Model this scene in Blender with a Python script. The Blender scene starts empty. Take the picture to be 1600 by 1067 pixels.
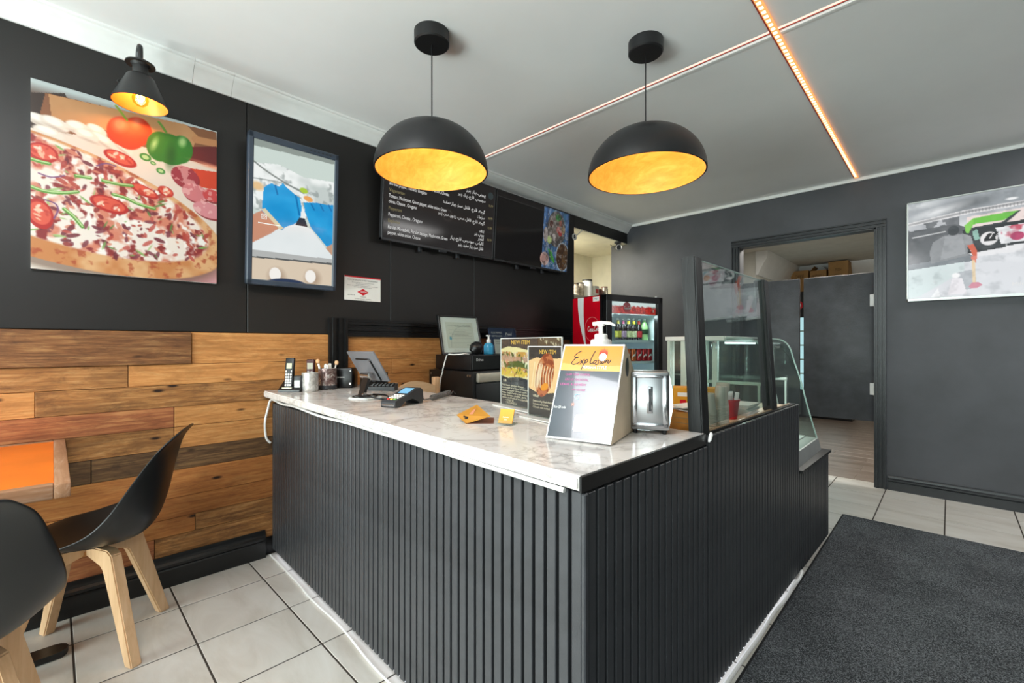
import bpy, bmesh, math, random
import numpy as np
from mathutils import Vector, Matrix

random.seed(7)
sc = bpy.context.scene
COL = bpy.context.collection
R = math.radians
PI = math.pi

# ------------------------------------------------------------------ camera
cam_d = bpy.data.cameras.new('camera')
cam = bpy.data.objects.new('camera', cam_d)
COL.objects.link(cam)
cam.location = (0, 0, 1.17)
cam.rotation_euler = (R(90), 0, R(44.314))
cam_d.sensor_width = 36
cam_d.lens = 701.0 / 1600 * 36
cam_d.shift_y = 5.76 / 1600
cam_d.clip_start = 0.02
cam_d.clip_end = 100
sc.camera = cam

# ------------------------------------------------------------------ world, exposure
wd = bpy.data.worlds.new('daylight')
sc.world = wd
wd.use_nodes = True
wn = wd.node_tree.nodes
wn['Background'].inputs[0].default_value = (0.92, 0.94, 1.0, 1)
wn['Background'].inputs[1].default_value = 1.0
sc.view_settings.view_transform = 'Standard'
sc.view_settings.look = 'None'
sc.view_settings.gamma = 1
sc.view_settings.use_curve_mapping = False
sc.view_settings.exposure = 0.65
try:
    sc.cycles.use_denoising = True
    sc.cycles.max_bounces = 8
    sc.cycles.diffuse_bounces = 5
    sc.cycles.transparent_max_bounces = 48
    sc.cycles.caustics_reflective = False
    sc.cycles.caustics_refractive = False
    sc.cycles.sample_clamp_indirect = 6
except Exception:
    pass


def area(name, loc, rot, sx, sy, power, col=(1, 1, 1)):
    d = bpy.data.lights.new(name, 'AREA')
    d.shape = 'RECTANGLE'
    d.size, d.size_y, d.energy, d.color = sx, sy, power, col
    o = bpy.data.objects.new(name, d)
    o.location, o.rotation_euler = loc, rot
    COL.objects.link(o)
    return o


def point(name, loc, power, col, rad=0.03):
    d = bpy.data.lights.new(name, 'POINT')
    d.energy, d.color, d.shadow_soft_size = power, col, rad
    o = bpy.data.objects.new(name, d)
    o.location = loc
    COL.objects.link(o)
    return o


# daylight through the two street windows behind the camera, added unseen fills, and the lamps of the back room and kitchen
area('window_daylight', (-1.35, -2.5, 1.4), (R(90), 0, 0), 2.3, 2.1, 52, (0.98, 0.98, 1.0))
area('window_daylight.001', (1.1, -2.5, 1.4), (R(90), 0, 0), 2.0, 2.1, 9, (0.98, 0.98, 1.0))
area('upward_fill', (-1.35, -2.75, 0.55), (R(112), 0, 0), 2.3, 1.0, 138, (1.0, 0.98, 0.97))  # unseen upward light added to brighten the ceiling
area('upward_fill.001', (1.1, -2.75, 0.55), (R(112), 0, 0), 2.0, 1.0, 50, (1.0, 0.98, 0.97))  # second unseen upward light added for the ceiling
area('overhead_fill', (-0.80, -0.62, 2.55), (0, 0, 0), 0.9, 0.95, 24, (0.97, 0.98, 1.0))  # unseen overhead light added to put glare on the orange sign
area('overhead_fill.001', (1.05, 4.05, 2.55), (0, 0, 0), 0.6, 0.9, 17, (1.0, 0.98, 0.95))  # unseen overhead light added to lift the far floor and back wall
area('back_room_light', (-0.9, 5.6, 2.47), (0, 0, 0), 0.6, 0.6, 26, (1.0, 0.95, 0.86))
area('kitchen_light', (-3.27, 3.72, 2.37), (0, 0, 0), 0.4, 0.4, 19, (1.0, 0.99, 0.94))


# ------------------------------------------------------------------ materials
def s2l(c):
    return tuple((x / 12.92 if x <= 0.04045 else ((x + 0.055) / 1.055) ** 2.4) for x in c)


def hx(h):
    h = h.lstrip('#')
    return tuple(int(h[i:i + 2], 16) / 255 for i in (0, 2, 4))


def lin(h):
    return s2l(hx(h)) + (1,)


def new_mat(name):
    m = bpy.data.materials.new(name)
    m.use_nodes = True
    nt = m.node_tree
    return m, nt, nt.nodes['Principled BSDF']


def coords(nt, kind='Object', scale=(1, 1, 1), jitter=False):
    tc = nt.nodes.new('ShaderNodeTexCoord')
    mp = nt.nodes.new('ShaderNodeMapping')
    mp.inputs['Scale'].default_value = scale
    nt.links.new(tc.outputs[kind], mp.inputs['Vector'])
    if jitter:
        oi = nt.nodes.new('ShaderNodeObjectInfo')
        mul = nt.nodes.new('ShaderNodeMath')
        mul.operation = 'MULTIPLY'
        mul.inputs[1].default_value = 37.0
        nt.links.new(oi.outputs['Random'], mul.inputs[0])
        nt.links.new(mul.outputs[0], mp.inputs['Location'])
    return mp


def noise(nt, vec, scale, detail=4, rough=0.55, dist=0.0):
    n = nt.nodes.new('ShaderNodeTexNoise')
    n.inputs['Scale'].default_value = scale
    n.inputs['Detail'].default_value = detail
    n.inputs['Roughness'].default_value = rough
    n.inputs['Distortion'].default_value = dist
    nt.links.new(vec.outputs[0], n.inputs['Vector'])
    return n


def ramp(nt, src, stops):
    r = nt.nodes.new('ShaderNodeValToRGB')
    el = r.color_ramp.elements
    while len(el) < len(stops):
        el.new(0.5)
    for e, (p, c) in zip(el, stops):
        e.position = p
        e.color = lin(c) if isinstance(c, str) else c
    nt.links.new(src, r.inputs['Fac'])
    return r


def bump(nt, src, bsdf, strength, dist=0.01):
    b = nt.nodes.new('ShaderNodeBump')
    b.inputs['Strength'].default_value = strength
    b.inputs['Distance'].default_value = dist
    nt.links.new(src, b.inputs['Height'])
    nt.links.new(b.outputs['Normal'], bsdf.inputs['Normal'])


def mat(name, col, rough=0.5, metal=0.0, spec=0.5, var=0.06, vscale=6, bmp=0.0, bscale=200, emit=0.0, ecol=None, trans=0.0, alpha=1.0, coat=0.0):
    m, nt, b = new_mat(name)
    base = hx(col)
    mp = coords(nt)
    n = noise(nt, mp, vscale, 5)
    lo = s2l(tuple(max(0, x * (1 - var)) for x in base)) + (1,)
    hi = s2l(tuple(min(1, x * (1 + var)) for x in base)) + (1,)
    r = ramp(nt, n.outputs['Fac'], [(0.3, lo), (0.7, hi)])
    nt.links.new(r.outputs['Color'], b.inputs['Base Color'])
    b.inputs['Roughness'].default_value = rough
    b.inputs['Metallic'].default_value = metal
    b.inputs['Specular IOR Level'].default_value = spec
    b.inputs['Coat Weight'].default_value = coat
    if trans:
        b.inputs['Transmission Weight'].default_value = trans
    if alpha < 1:
        b.inputs['Alpha'].default_value = alpha
    if emit:
        b.inputs['Emission Color'].default_value = lin(ecol or col)
        b.inputs['Emission Strength'].default_value = emit
    if bmp:
        n2 = noise(nt, mp, bscale, 3)
        bump(nt, n2.outputs['Fac'], b, bmp, 0.004)
    return m


def wood(name, stops, scale=(1.6, 26, 26), rough=0.6, bmp=0.3, axis='y', blotch=0.5, dark='#2a170c', jitter=True, knots=True):
    """long-grained wood; grain runs along the given object axis"""
    m, nt, b = new_mat(name)
    sx = {'x': (scale[0], scale[1], scale[2]), 'y': (scale[1], scale[0], scale[2]), 'z': (scale[1], scale[2], scale[0])}[axis]
    mp = coords(nt, 'Object', sx, jitter)
    g = noise(nt, mp, 3.2, 9, 0.68, 0.6)
    r = ramp(nt, g.outputs['Fac'], stops)
    mp2 = coords(nt, 'Object', {'x': (2.5, 8, 8), 'y': (8, 2.5, 8), 'z': (8, 8, 2.5)}[axis], jitter)
    n2 = noise(nt, mp2, 2.0, 8, 0.75, 0.8)
    r2 = ramp(nt, n2.outputs['Fac'], [(0.44, (0, 0, 0, 1)), (0.66, (1, 1, 1, 1))])
    mx = nt.nodes.new('ShaderNodeMix')
    mx.data_type = 'RGBA'
    mul = nt.nodes.new('ShaderNodeMath')
    mul.operation = 'MULTIPLY'
    mul.inputs[1].default_value = blotch
    nt.links.new(r2.outputs['Color'], mul.inputs[0])
    nt.links.new(mul.outputs[0], mx.inputs['Factor'])
    nt.links.new(r.outputs['Color'], mx.inputs['A'])
    mx.inputs['B'].default_value = lin(dark)
    last = mx
    if knots:
        mp3 = coords(nt, 'Object', {'x': (4, 11, 11), 'y': (11, 4, 11), 'z': (11, 11, 4)}[axis], jitter)
        v = nt.nodes.new('ShaderNodeTexVoronoi')
        v.inputs['Scale'].default_value = 1.0
        nt.links.new(mp3.outputs[0], v.inputs['Vector'])
        r3 = ramp(nt, v.outputs['Distance'], [(0.05, (1, 1, 1, 1)), (0.12, (0, 0, 0, 1))])
        mx2 = nt.nodes.new('ShaderNodeMix')
        mx2.data_type = 'RGBA'
        nt.links.new(r3.outputs['Color'], mx2.inputs['Factor'])
        nt.links.new(mx.outputs['Result'], mx2.inputs['A'])
        mx2.inputs['B'].default_value = lin('#24130a')
        last = mx2
    nt.links.new(last.outputs['Result'], b.inputs['Base Color'])
    b.inputs['Roughness'].default_value = rough
    b.inputs['Specular IOR Level'].default_value = 0.3
    bump(nt, g.outputs['Fac'], b, bmp, 0.004)
    return m


def glass_mat(name, tint='#e9f4f2', refl=1.0, rough=0.02):
    """thin clear pane: see-through with mirror reflections that grow at grazing angles"""
    m = bpy.data.materials.new(name)
    m.use_nodes = True
    nt = m.node_tree
    nt.nodes.remove(nt.nodes['Principled BSDF'])
    out = nt.nodes['Material Output']
    t = nt.nodes.new('ShaderNodeBsdfTransparent')
    t.inputs[0].default_value = lin(tint)
    g = nt.nodes.new('ShaderNodeBsdfGlossy')
    g.inputs['Roughness'].default_value = rough
    f = nt.nodes.new('ShaderNodeLayerWeight')
    f.inputs[0].default_value = 0.5
    pw = nt.nodes.new('ShaderNodeMath')
    pw.operation = 'POWER'
    pw.inputs[1].default_value = 5.0
    nt.links.new(f.outputs['Facing'], pw.inputs[0])
    mul = nt.nodes.new('ShaderNodeMath')
    mul.operation = 'MULTIPLY_ADD'
    mul.use_clamp = True
    mul.inputs[1].default_value = 0.9 * refl
    mul.inputs[2].default_value = 0.045 * refl
    nt.links.new(pw.outputs[0], mul.inputs[0])
    mx = nt.nodes.new('ShaderNodeMixShader')
    nt.links.new(mul.outputs[0], mx.inputs[0])
    nt.links.new(t.outputs[0], mx.inputs[1])
    nt.links.new(g.outputs[0], mx.inputs[2])
    nt.links.new(mx.outputs[0], out.inputs['Surface'])
    return m


def col_mat(name, rough=0.4, emit=0.0, coat=0.0, spec=0.5):
    """flat print or lit screen whose colours come from the mesh"""
    m, nt, b = new_mat(name)
    a = nt.nodes.new('ShaderNodeAttribute')
    a.attribute_name = 'Col'
    b.inputs['Roughness'].default_value = rough
    b.inputs['Coat Weight'].default_value = coat
    b.inputs['Specular IOR Level'].default_value = spec
    if emit:
        b.inputs['Base Color'].default_value = (0.006, 0.006, 0.007, 1)
        nt.links.new(a.outputs['Color'], b.inputs['Emission Color'])
        b.inputs['Emission Strength'].default_value = emit
    else:
        nt.links.new(a.outputs['Color'], b.inputs['Base Color'])
    return m


def emit_mat(name, col, strength):
    m = bpy.data.materials.new(name)
    m.use_nodes = True
    nt = m.node_tree
    nt.nodes.remove(nt.nodes['Principled BSDF'])
    e = nt.nodes.new('ShaderNodeEmission')
    e.inputs[0].default_value = lin(col)
    e.inputs[1].default_value = strength
    nt.links.new(e.outputs[0], nt.nodes['Material Output'].inputs[0])
    return m


def marble_mat():
    m, nt, b = new_mat('marble_laminate')
    mp = coords(nt, 'Object', (1, 1, 1))
    mp.inputs['Rotation'].default_value = (0, 0, 0.6)
    w = noise(nt, mp, 2.2, 6, 0.6, 1.2)
    sub = nt.nodes.new('ShaderNodeMath')
    sub.operation = 'SUBTRACT'
    sub.inputs[1].default_value = 0.5
    ab = nt.nodes.new('ShaderNodeMath')
    ab.operation = 'ABSOLUTE'
    nt.links.new(w.outputs['Fac'], sub.inputs[0])
    nt.links.new(sub.outputs[0], ab.inputs[0])
    v1 = ramp(nt, ab.outputs[0], [(0.0, '#b7b3b0'), (0.014, '#d2cecb'), (0.05, '#e0dcd9')])
    w2 = noise(nt, mp, 5.5, 5, 0.55, 1.6)
    s2 = nt.nodes.new('ShaderNodeMath')
    s2.operation = 'SUBTRACT'
    s2.inputs[1].default_value = 0.53
    a2 = nt.nodes.new('ShaderNodeMath')
    a2.operation = 'ABSOLUTE'
    nt.links.new(w2.outputs['Fac'], s2.inputs[0])
    nt.links.new(s2.outputs[0], a2.inputs[0])
    v2 = ramp(nt, a2.outputs[0], [(0.0, '#dcd8d5'), (0.012, '#f4f2f0'), (0.04, '#ffffff')])
    mx = nt.nodes.new('ShaderNodeMix')
    mx.data_type = 'RGBA'
    mx.blend_type = 'MULTIPLY'
    mx.inputs['Factor'].default_value = 0.8
    nt.links.new(v1.outputs['Color'], mx.inputs['A'])
    nt.links.new(v2.outputs['Color'], mx.inputs['B'])
    nt.links.new(mx.outputs['Result'], b.inputs['Base Color'])
    b.inputs['Roughness'].default_value = 0.14
    b.inputs['Specular IOR Level'].default_value = 0.5
    return m


def tile_mat(name, c1, c2, c3):
    m, nt, b = new_mat(name)
    mp = coords(nt, 'Object', (1.0, 3.0, 1.0), True)
    n = noise(nt, mp, 2.6, 6, 0.6, 0.8)
    r = ramp(nt, n.outputs['Fac'], [(0.25, c1), (0.5, c2), (0.75, c3)])
    nt.links.new(r.outputs['Color'], b.inputs['Base Color'])
    b.inputs['Roughness'].default_value = 0.38
    n2 = noise(nt, mp, 60, 3)
    bump(nt, n2.outputs['Fac'], b, 0.06, 0.002)
    return m


def mat_fabric():
    m, nt, b = new_mat('mat_pile')
    mp = coords(nt)
    n = noise(nt, mp, 220, 2, 0.9)
    n1 = noise(nt, mp, 3, 4, 0.6)
    add = nt.nodes.new('ShaderNodeMath')
    add.operation = 'MULTIPLY_ADD'
    add.inputs[1].default_value = 0.18
    nt.links.new(n1.outputs['Fac'], add.inputs[0])
    nt.links.new(n.outputs['Fac'], add.inputs[2])
    r = ramp(nt, add.outputs[0], [(0.40, '#1d1f21'), (0.56, '#393c3f'), (0.72, '#8d9195')])
    nt.links.new(r.outputs['Color'], b.inputs['Base Color'])
    b.inputs['Roughness'].default_value = 0.95
    b.inputs['Specular IOR Level'].default_value = 0.2
    bump(nt, n.outputs['Fac'], b, 0.9, 0.01)
    return m


def burst_wood(name):
    """turned lamp-shade lining"""
    return wood(name, [(0.2, '#bf7c2c'), (0.5, '#d3943f'), (0.8, '#e0a957')], (2.0, 9, 9), 0.55, 0.05, 'x', 0.12, '#b27228', False, False)


K = {}
K['black_wall'] = mat('black_wall_paint', '#1b1a1a', 0.5, var=0.12, vscale=3, bmp=0.05, bscale=60)
K['black_panel'] = mat('black_wall_panel', '#1d1b1a', 0.42, var=0.12, vscale=2, bmp=0.04, bscale=40)
K['char_wall'] = mat('charcoal_wall_paint', '#47484d', 0.48, var=0.10, vscale=2.5, bmp=0.08, bscale=30)
K['char_trim'] = mat('charcoal_gloss_trim', '#26282b', 0.34, var=0.08, bmp=0.03, bscale=40)
K['black_trim'] = mat('black_gloss_trim', '#111112', 0.32, var=0.1, bmp=0.03, bscale=40)
K['ceiling'] = mat('ceiling_white', '#f1f1f1', 0.55, var=0.015, vscale=1.5)
K['white_trim'] = mat('white_trim_paint', '#eeeeec', 0.4, var=0.02)
K['cream'] = mat('cream_wall', '#e4dfcb', 0.7, var=0.03)
K['grey_wall'] = mat('back_room_wall', '#cfcdc4', 0.7, var=0.03)
K['slat'] = mat('charcoal_slat', '#3d3e41', 0.40, var=0.10, vscale=12, bmp=0.10, bscale=300)
K['groove'] = mat('slat_backing', '#08080a', 0.7, var=0.1)
K['marble'] = marble_mat()
K['tile'] = tile_mat('cream_tile', '#b9b2a8', '#cbc6be', '#d6d3cd')
K['grout'] = mat('dark_grout', '#3b342e', 0.9, var=0.15, vscale=30)
K['brown_tile'] = tile_mat('brown_tile', '#6c5d50', '#85756a', '#94857a')
K['mat_pile'] = mat_fabric()
K['rubber'] = mat('black_rubber', '#131416', 0.7, bmp=0.1)
K['plastic_black'] = mat('black_plastic', '#0f0f11', 0.35, var=0.1)
K['plastic_dark'] = mat('dark_grey_plastic', '#2c2d31', 0.45)
K['plastic_white'] = mat('white_plastic', '#f0efec', 0.35, var=0.02)
K['shade_black'] = mat('black_matt_metal', '#141416', 0.42, var=0.1)
K['sconce_black'] = mat('black_sconce_metal', '#1d1d1e', 0.45, var=0.1)
K['bezel_grey'] = mat('slate_bezel', '#3a4350', 0.35)
K['chrome'] = mat('chrome', '#c2c2c5', 0.16, 1.0, var=0.02)
K['steel'] = mat('brushed_steel', '#b4b5b7', 0.28, 1.0, var=0.04)
K['alu'] = mat('aluminium_frame', '#c6cac8', 0.35, 0.6, var=0.03)
K['white_metal'] = mat('white_enamel', '#e6eae6', 0.35, var=0.02)
K['glass'] = glass_mat('clear_glass', '#eef6f4', 1.0)
K['glass_green'] = glass_mat('greenish_glass', '#f0f8f4', 1.0)
K['glass_edge'] = mat('glass_edge', '#b3cbc4', 0.15, var=0.05)
K['acrylic'] = glass_mat('clear_acrylic', '#f6faf9', 1.0, 0.03)
K['acrylic_edge'] = mat('acrylic_edge', '#e4e6e2', 0.2, var=0.03)
K['cup'] = mat('frosted_cup', '#e6dccb', 0.25, var=0.03, alpha=0.45)
K['beech'] = wood('beech_leg', [(0.2, '#c39a72'), (0.5, '#d9b38b'), (0.8, '#e6c6a2')], (1.2, 10, 10), 0.5, 0.05, 'z', 0.06, '#b48a60', True, False)
K['beech_x'] = wood('beech_rail', [(0.2, '#c9a67e'), (0.5, '#dcbb93'), (0.8, '#e8cda9')], (1.2, 10, 10), 0.5, 0.05, 'y', 0.06, '#b48a60', True, False)
K['table_wood'] = wood('table_frame_wood', [(0.2, '#8a6448'), (0.5, '#a47b5c'), (0.8, '#c9ac95')], (1.5, 16, 16), 0.5, 0.2, 'y', 0.3, '#7a513a', True, False)
K['table_wood_x'] = wood('table_frame_wood_x', [(0.2, '#8a6448'), (0.5, '#a47b5c'), (0.8, '#c9ac95')], (1.5, 16, 16), 0.5, 0.2, 'x', 0.3, '#7a513a', True, False)
K['table_orange'] = mat('orange_table_panel', '#e2721f', 0.4, var=0.05, vscale=5)
K['post'] = wood('charred_post', [(0.2, '#141415'), (0.55, '#232424'), (0.85, '#414243')], (1.0, 16, 16), 0.45, 0.5, 'z', 0.25, '#0b0b0b', True, False)
K['ledge'] = mat('beige_ledge', '#d8c6ab', 0.4, var=0.04)
K['ledge_edge'] = mat('brown_ledge_edge', '#9a8266', 0.5, var=0.1, vscale=20)
K['card'] = mat('brown_cardboard', '#a9814f', 0.75, var=0.06)
K['card_dark'] = mat('cardboard_ink', '#4a3520', 0.8)
K['paper'] = mat('white_paper', '#f1efe9', 0.7, var=0.02)
K['red'] = mat('cola_red', '#d3051f', 0.35, var=0.04)
K['red_plastic'] = mat('red_plastic', '#d5141c', 0.35, var=0.05)
K['white_print'] = mat('white_print', '#f4f4f2', 0.5, var=0.01)
K['black_print'] = mat('black_print', '#1b1714', 0.6, var=0.01)
K['yellow'] = mat('yellow_card', '#d9981c', 0.5, var=0.06)
K['orange_box'] = mat('orange_wood_box', '#c98a3c', 0.5, var=0.12, vscale=18)
K['print'] = col_mat('colour_print', 0.42)
K['print_gloss'] = col_mat('glossy_print', 0.2, 0, 0.6)
K['screen'] = col_mat('lit_screen', 0.12, 0.8)
K['screen_dim'] = col_mat('dim_screen', 0.10, 0.8, 0, 0.25)
K['led'] = emit_mat('lamp_disc', '#fff1cf', 9)
K['bulb'] = emit_mat('edison_filament', '#ffc46b', 40)
K['bulb_glass'] = glass_mat('amber_bulb_glass', '#ffd89a', 1.0)
K['strip_orange'] = emit_mat('orange_led_strip', '#ff9f60', 0.95)
K['strip_dot'] = emit_mat('orange_led_dot', '#ffe2b0', 2.0)
K['strip_pink'] = emit_mat('pale_pink_led_strip', '#ffd2c0', 1.0)
K['strip_red'] = mat('red_strip_tape', '#a5402f', 0.5)
K['strip_white'] = emit_mat('white_led_strip', '#eef4ff', 1.6)
K['lamp_lining'] = burst_wood('lamp_wood_lining')
K['brown_glass'] = mat('dark_bottle_glass', '#1d0e12', 0.1, var=0.1, coat=0.5)
K['green_glass'] = mat('green_bottle', '#a9d68e', 0.15, var=0.05, coat=0.4)
K['cooler_white'] = mat('cooler_liner', '#dfe9ee', 0.4, var=0.02)
K['tin'] = mat('can_top', '#c4c6c8', 0.3, 0.9)
K['jar_glass'] = mat('jar_glass', '#9d9384', 0.15, var=0.25, vscale=30)
K['blue_gel'] = mat('blue_gel', '#41a7d6', 0.2, var=0.05)
K['blue_cover'] = mat('navy_cover', '#16305a', 0.4)
K['grey_metal'] = mat('grey_device', '#77777c', 0.4, 0.3)

# ------------------------------------------------------------------ mesh builder


class MB:
    def __init__(self):
        self.bm = bmesh.new()
        self.T = Matrix()
        self.mi = 0

    def _v(self, p):
        return self.bm.verts.new(self.T @ Vector(p))

    def face(self, vs):
        try:
            f = self.bm.faces.new(vs)
            f.material_index = self.mi
            return f
        except ValueError:
            return None

    def poly(self, pts):
        return self.face([self._v(p) for p in pts])

    def box(self, x0, y0, z0, x1, y1, z1, r=0.0, seg=2):
        if x1 < x0: x0, x1 = x1, x0
        if y1 < y0: y0, y1 = y1, y0
        if z1 < z0: z0, z1 = z1, z0
        if r <= 0:
            v = [self._v((x, y, z)) for x in (x0, x1) for y in (y0, y1) for z in (z0, z1)]
            for q in ((0, 1, 3, 2), (4, 6, 7, 5), (0, 4, 5, 1), (2, 3, 7, 6), (0, 2, 6, 4), (1, 5, 7, 3)):
                self.face([v[i] for i in q])
            return self
        b = bmesh.new()
        bmesh.ops.create_cube(b, size=1)
        for v in b.verts:
            v.co = Vector(((x0 + x1) / 2 + v.co.x * (x1 - x0), (y0 + y1) / 2 + v.co.y * (y1 - y0), (z0 + z1) / 2 + v.co.z * (z1 - z0)))
        r = min(r, 0.49 * min(x1 - x0, y1 - y0, z1 - z0))
        bmesh.ops.bevel(b, geom=list(b.edges), offset=r, segments=seg, affect='EDGES', profile=0.5)
        self.join(b)
        return self

    def join(self, b):
        mp = {v: self._v(v.co) for v in b.verts}
        for f in b.faces:
            self.face([mp[v] for v in f.verts])
        b.free()

    def ring(self, c, u, v, r, n, ph=0.0):
        return [self._v(Vector(c) + (Vector(u) * math.cos(2 * PI * i / n + ph) + Vector(v) * math.sin(2 * PI * i / n + ph)) * r) for i in range(n)]

    def bridge(self, a, b):
        n = len(a)
        for i in range(n):
            self.face([a[i], a[(i + 1) % n], b[(i + 1) % n], b[i]])

    def cyl(self, p0, p1, r0, r1=None, n=24, cap=True):
        p0, p1 = Vector(p0), Vector(p1)
        r1 = r0 if r1 is None else r1
        d = (p1 - p0).normalized()
        u = d.orthogonal().normalized()
        v = d.cross(u)
        a, b = self.ring(p0, u, v, r0, n), self.ring(p1, u, v, r1, n)
        self.bridge(a, b)
        if cap:
            self.face(a[::-1])
            self.face(b)
        return self

    def lathe(self, prof, n=32, c=(0, 0, 0), axis='z'):
        c = Vector(c)
        U, V, W = {'z': (Vector((1, 0, 0)), Vector((0, 1, 0)), Vector((0, 0, 1))), 'x': (Vector((0, 1, 0)), Vector((0, 0, 1)), Vector((1, 0, 0))),
                   'y': (Vector((0, 0, 1)), Vector((1, 0, 0)), Vector((0, 1, 0)))}[axis]
        prev = None
        for r, z in prof:
            if r < 1e-6:
                cur = [self._v(c + W * z)]
            else:
                cur = self.ring(c + W * z, U, V, r, n)
            if prev is not None:
                if len(cur) == 1 and len(prev) > 1:
                    for i in range(n): self.face([prev[i], prev[(i + 1) % n], cur[0]])
                elif len(prev) == 1 and len(cur) > 1:
                    for i in range(n): self.face([prev[0], cur[(i + 1) % n], cur[i]])
                elif len(cur) > 1:
                    self.bridge(prev, cur)
            prev = cur
        return self

    def tube(self, pts, r, n=8, smooth=0, cyclic=False):
        pts = [Vector(p) for p in pts]
        if smooth:
            pts = crom(pts, smooth)
        t0 = (pts[1] - pts[0]).normalized()
        u = t0.orthogonal().normalized()
        prev = None
        first = None
        for i, p in enumerate(pts):
            a, b = pts[max(0, i - 1)], pts[min(len(pts) - 1, i + 1)]
            t = (b - a)
            if t.length < 1e-9: continue
            t.normalize()
            u = (u - t * u.dot(t))
            if u.length < 1e-6: u = t.orthogonal()
            u.normalize()
            v = t.cross(u)
            rr = r[i] if isinstance(r, (list, tuple)) and len(r) == len(pts) else (r if not isinstance(r, (list, tuple)) else r[0])
            cur = self.ring(p, u, v, rr, n)
            if prev: self.bridge(prev, cur)
            else: first = cur
            prev = cur
        self.face(first[::-1])
        self.face(prev)
        return self

    def prism(self, pts, vec):
        a = [self._v(p) for p in pts]
        b = [self._v(Vector(p) + Vector(vec)) for p in pts]
        self.face(a[::-1])
        self.face(b)
        self.bridge(a, b)
        return self

    def ribbon(self, pts, w, N):
        """flat pen stroke along pts in the plane with normal N; w a width or one per point"""
        pts = [Vector(p) for p in pts]
        N = Vector(N)
        L = []
        for i, p in enumerate(pts):
            t = pts[min(len(pts) - 1, i + 1)] - pts[max(0, i - 1)]
            if t.length < 1e-9: continue
            s = N.cross(t.normalized()) * ((w[i] if isinstance(w, (list, tuple)) else w) / 2)
            L.append((self._v(p - s), self._v(p + s)))
        for (a, b), (c, d) in zip(L, L[1:]):
            self.face([a, c, d, b])
        return self

    def build(self, name, m, parent=None, smooth=True, ang=35, recalc=True):
        if recalc:
            bmesh.ops.recalc_face_normals(self.bm, faces=list(self.bm.faces))
        me = bpy.data.meshes.new(name)
        self.bm.to_mesh(me)
        self.bm.free()
        for x in (m if isinstance(m, (list, tuple)) else [m]):
            me.materials.append(x)
        if smooth:
            me.polygons.foreach_set('use_smooth', [True] * len(me.polygons))
            me.set_sharp_from_angle(angle=R(ang))
        o = bpy.data.objects.new(name, me)
        COL.objects.link(o)
        if parent is not None:
            o.parent = parent
        return o


def crom(pts, k):
    pts = [Vector(p) for p in pts]
    out = []
    for i in range(len(pts) - 1):
        p0, p1, p2, p3 = pts[max(0, i - 1)], pts[i], pts[i + 1], pts[min(len(pts) - 1, i + 2)]
        for j in range(k):
            t = j / k
            out.append(0.5 * ((2 * p1) + (p2 - p0) * t + (2 * p0 - 5 * p1 + 4 * p2 - p3) * t * t + (3 * p1 - p0 - 3 * p2 + p3) * t ** 3))
    out.append(pts[-1])
    return out


def tag(o, label=None, cat=None, group=None, kind=None):
    if label: o['label'] = label
    if cat: o['category'] = cat
    if group: o['group'] = group
    if kind: o['kind'] = kind
    return o


def thing(name, label, cat, loc=(0, 0, 0), rz=0.0, group=None):
    o = bpy.data.objects.new(name, None)
    o.empty_display_size = 0.05
    COL.objects.link(o)
    o.location = loc
    o.rotation_euler = (0, 0, rz)
    return tag(o, label, cat, group)


def kids(o):
    return [c for c in bpy.data.objects if c.parent == o]


def copy_tree(o, loc=None, rz=None, label=None, parent=None):
    c = o.copy()
    COL.objects.link(c)
    c.parent = parent
    if loc is not None: c.location = loc
    if rz is not None: c.rotation_euler = (0, 0, rz)
    if label: c['label'] = label
    for ch in list(o.children):
        copy_tree(ch, parent=c)
    return c


def struct(o):
    return tag(o, kind='structure')


def bx(name, m, parent, x0, y0, z0, x1, y1, z1, r=0.0, seg=2):
    return MB().box(x0, y0, z0, x1, y1, z1, r, seg).build(name, m, parent)


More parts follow.
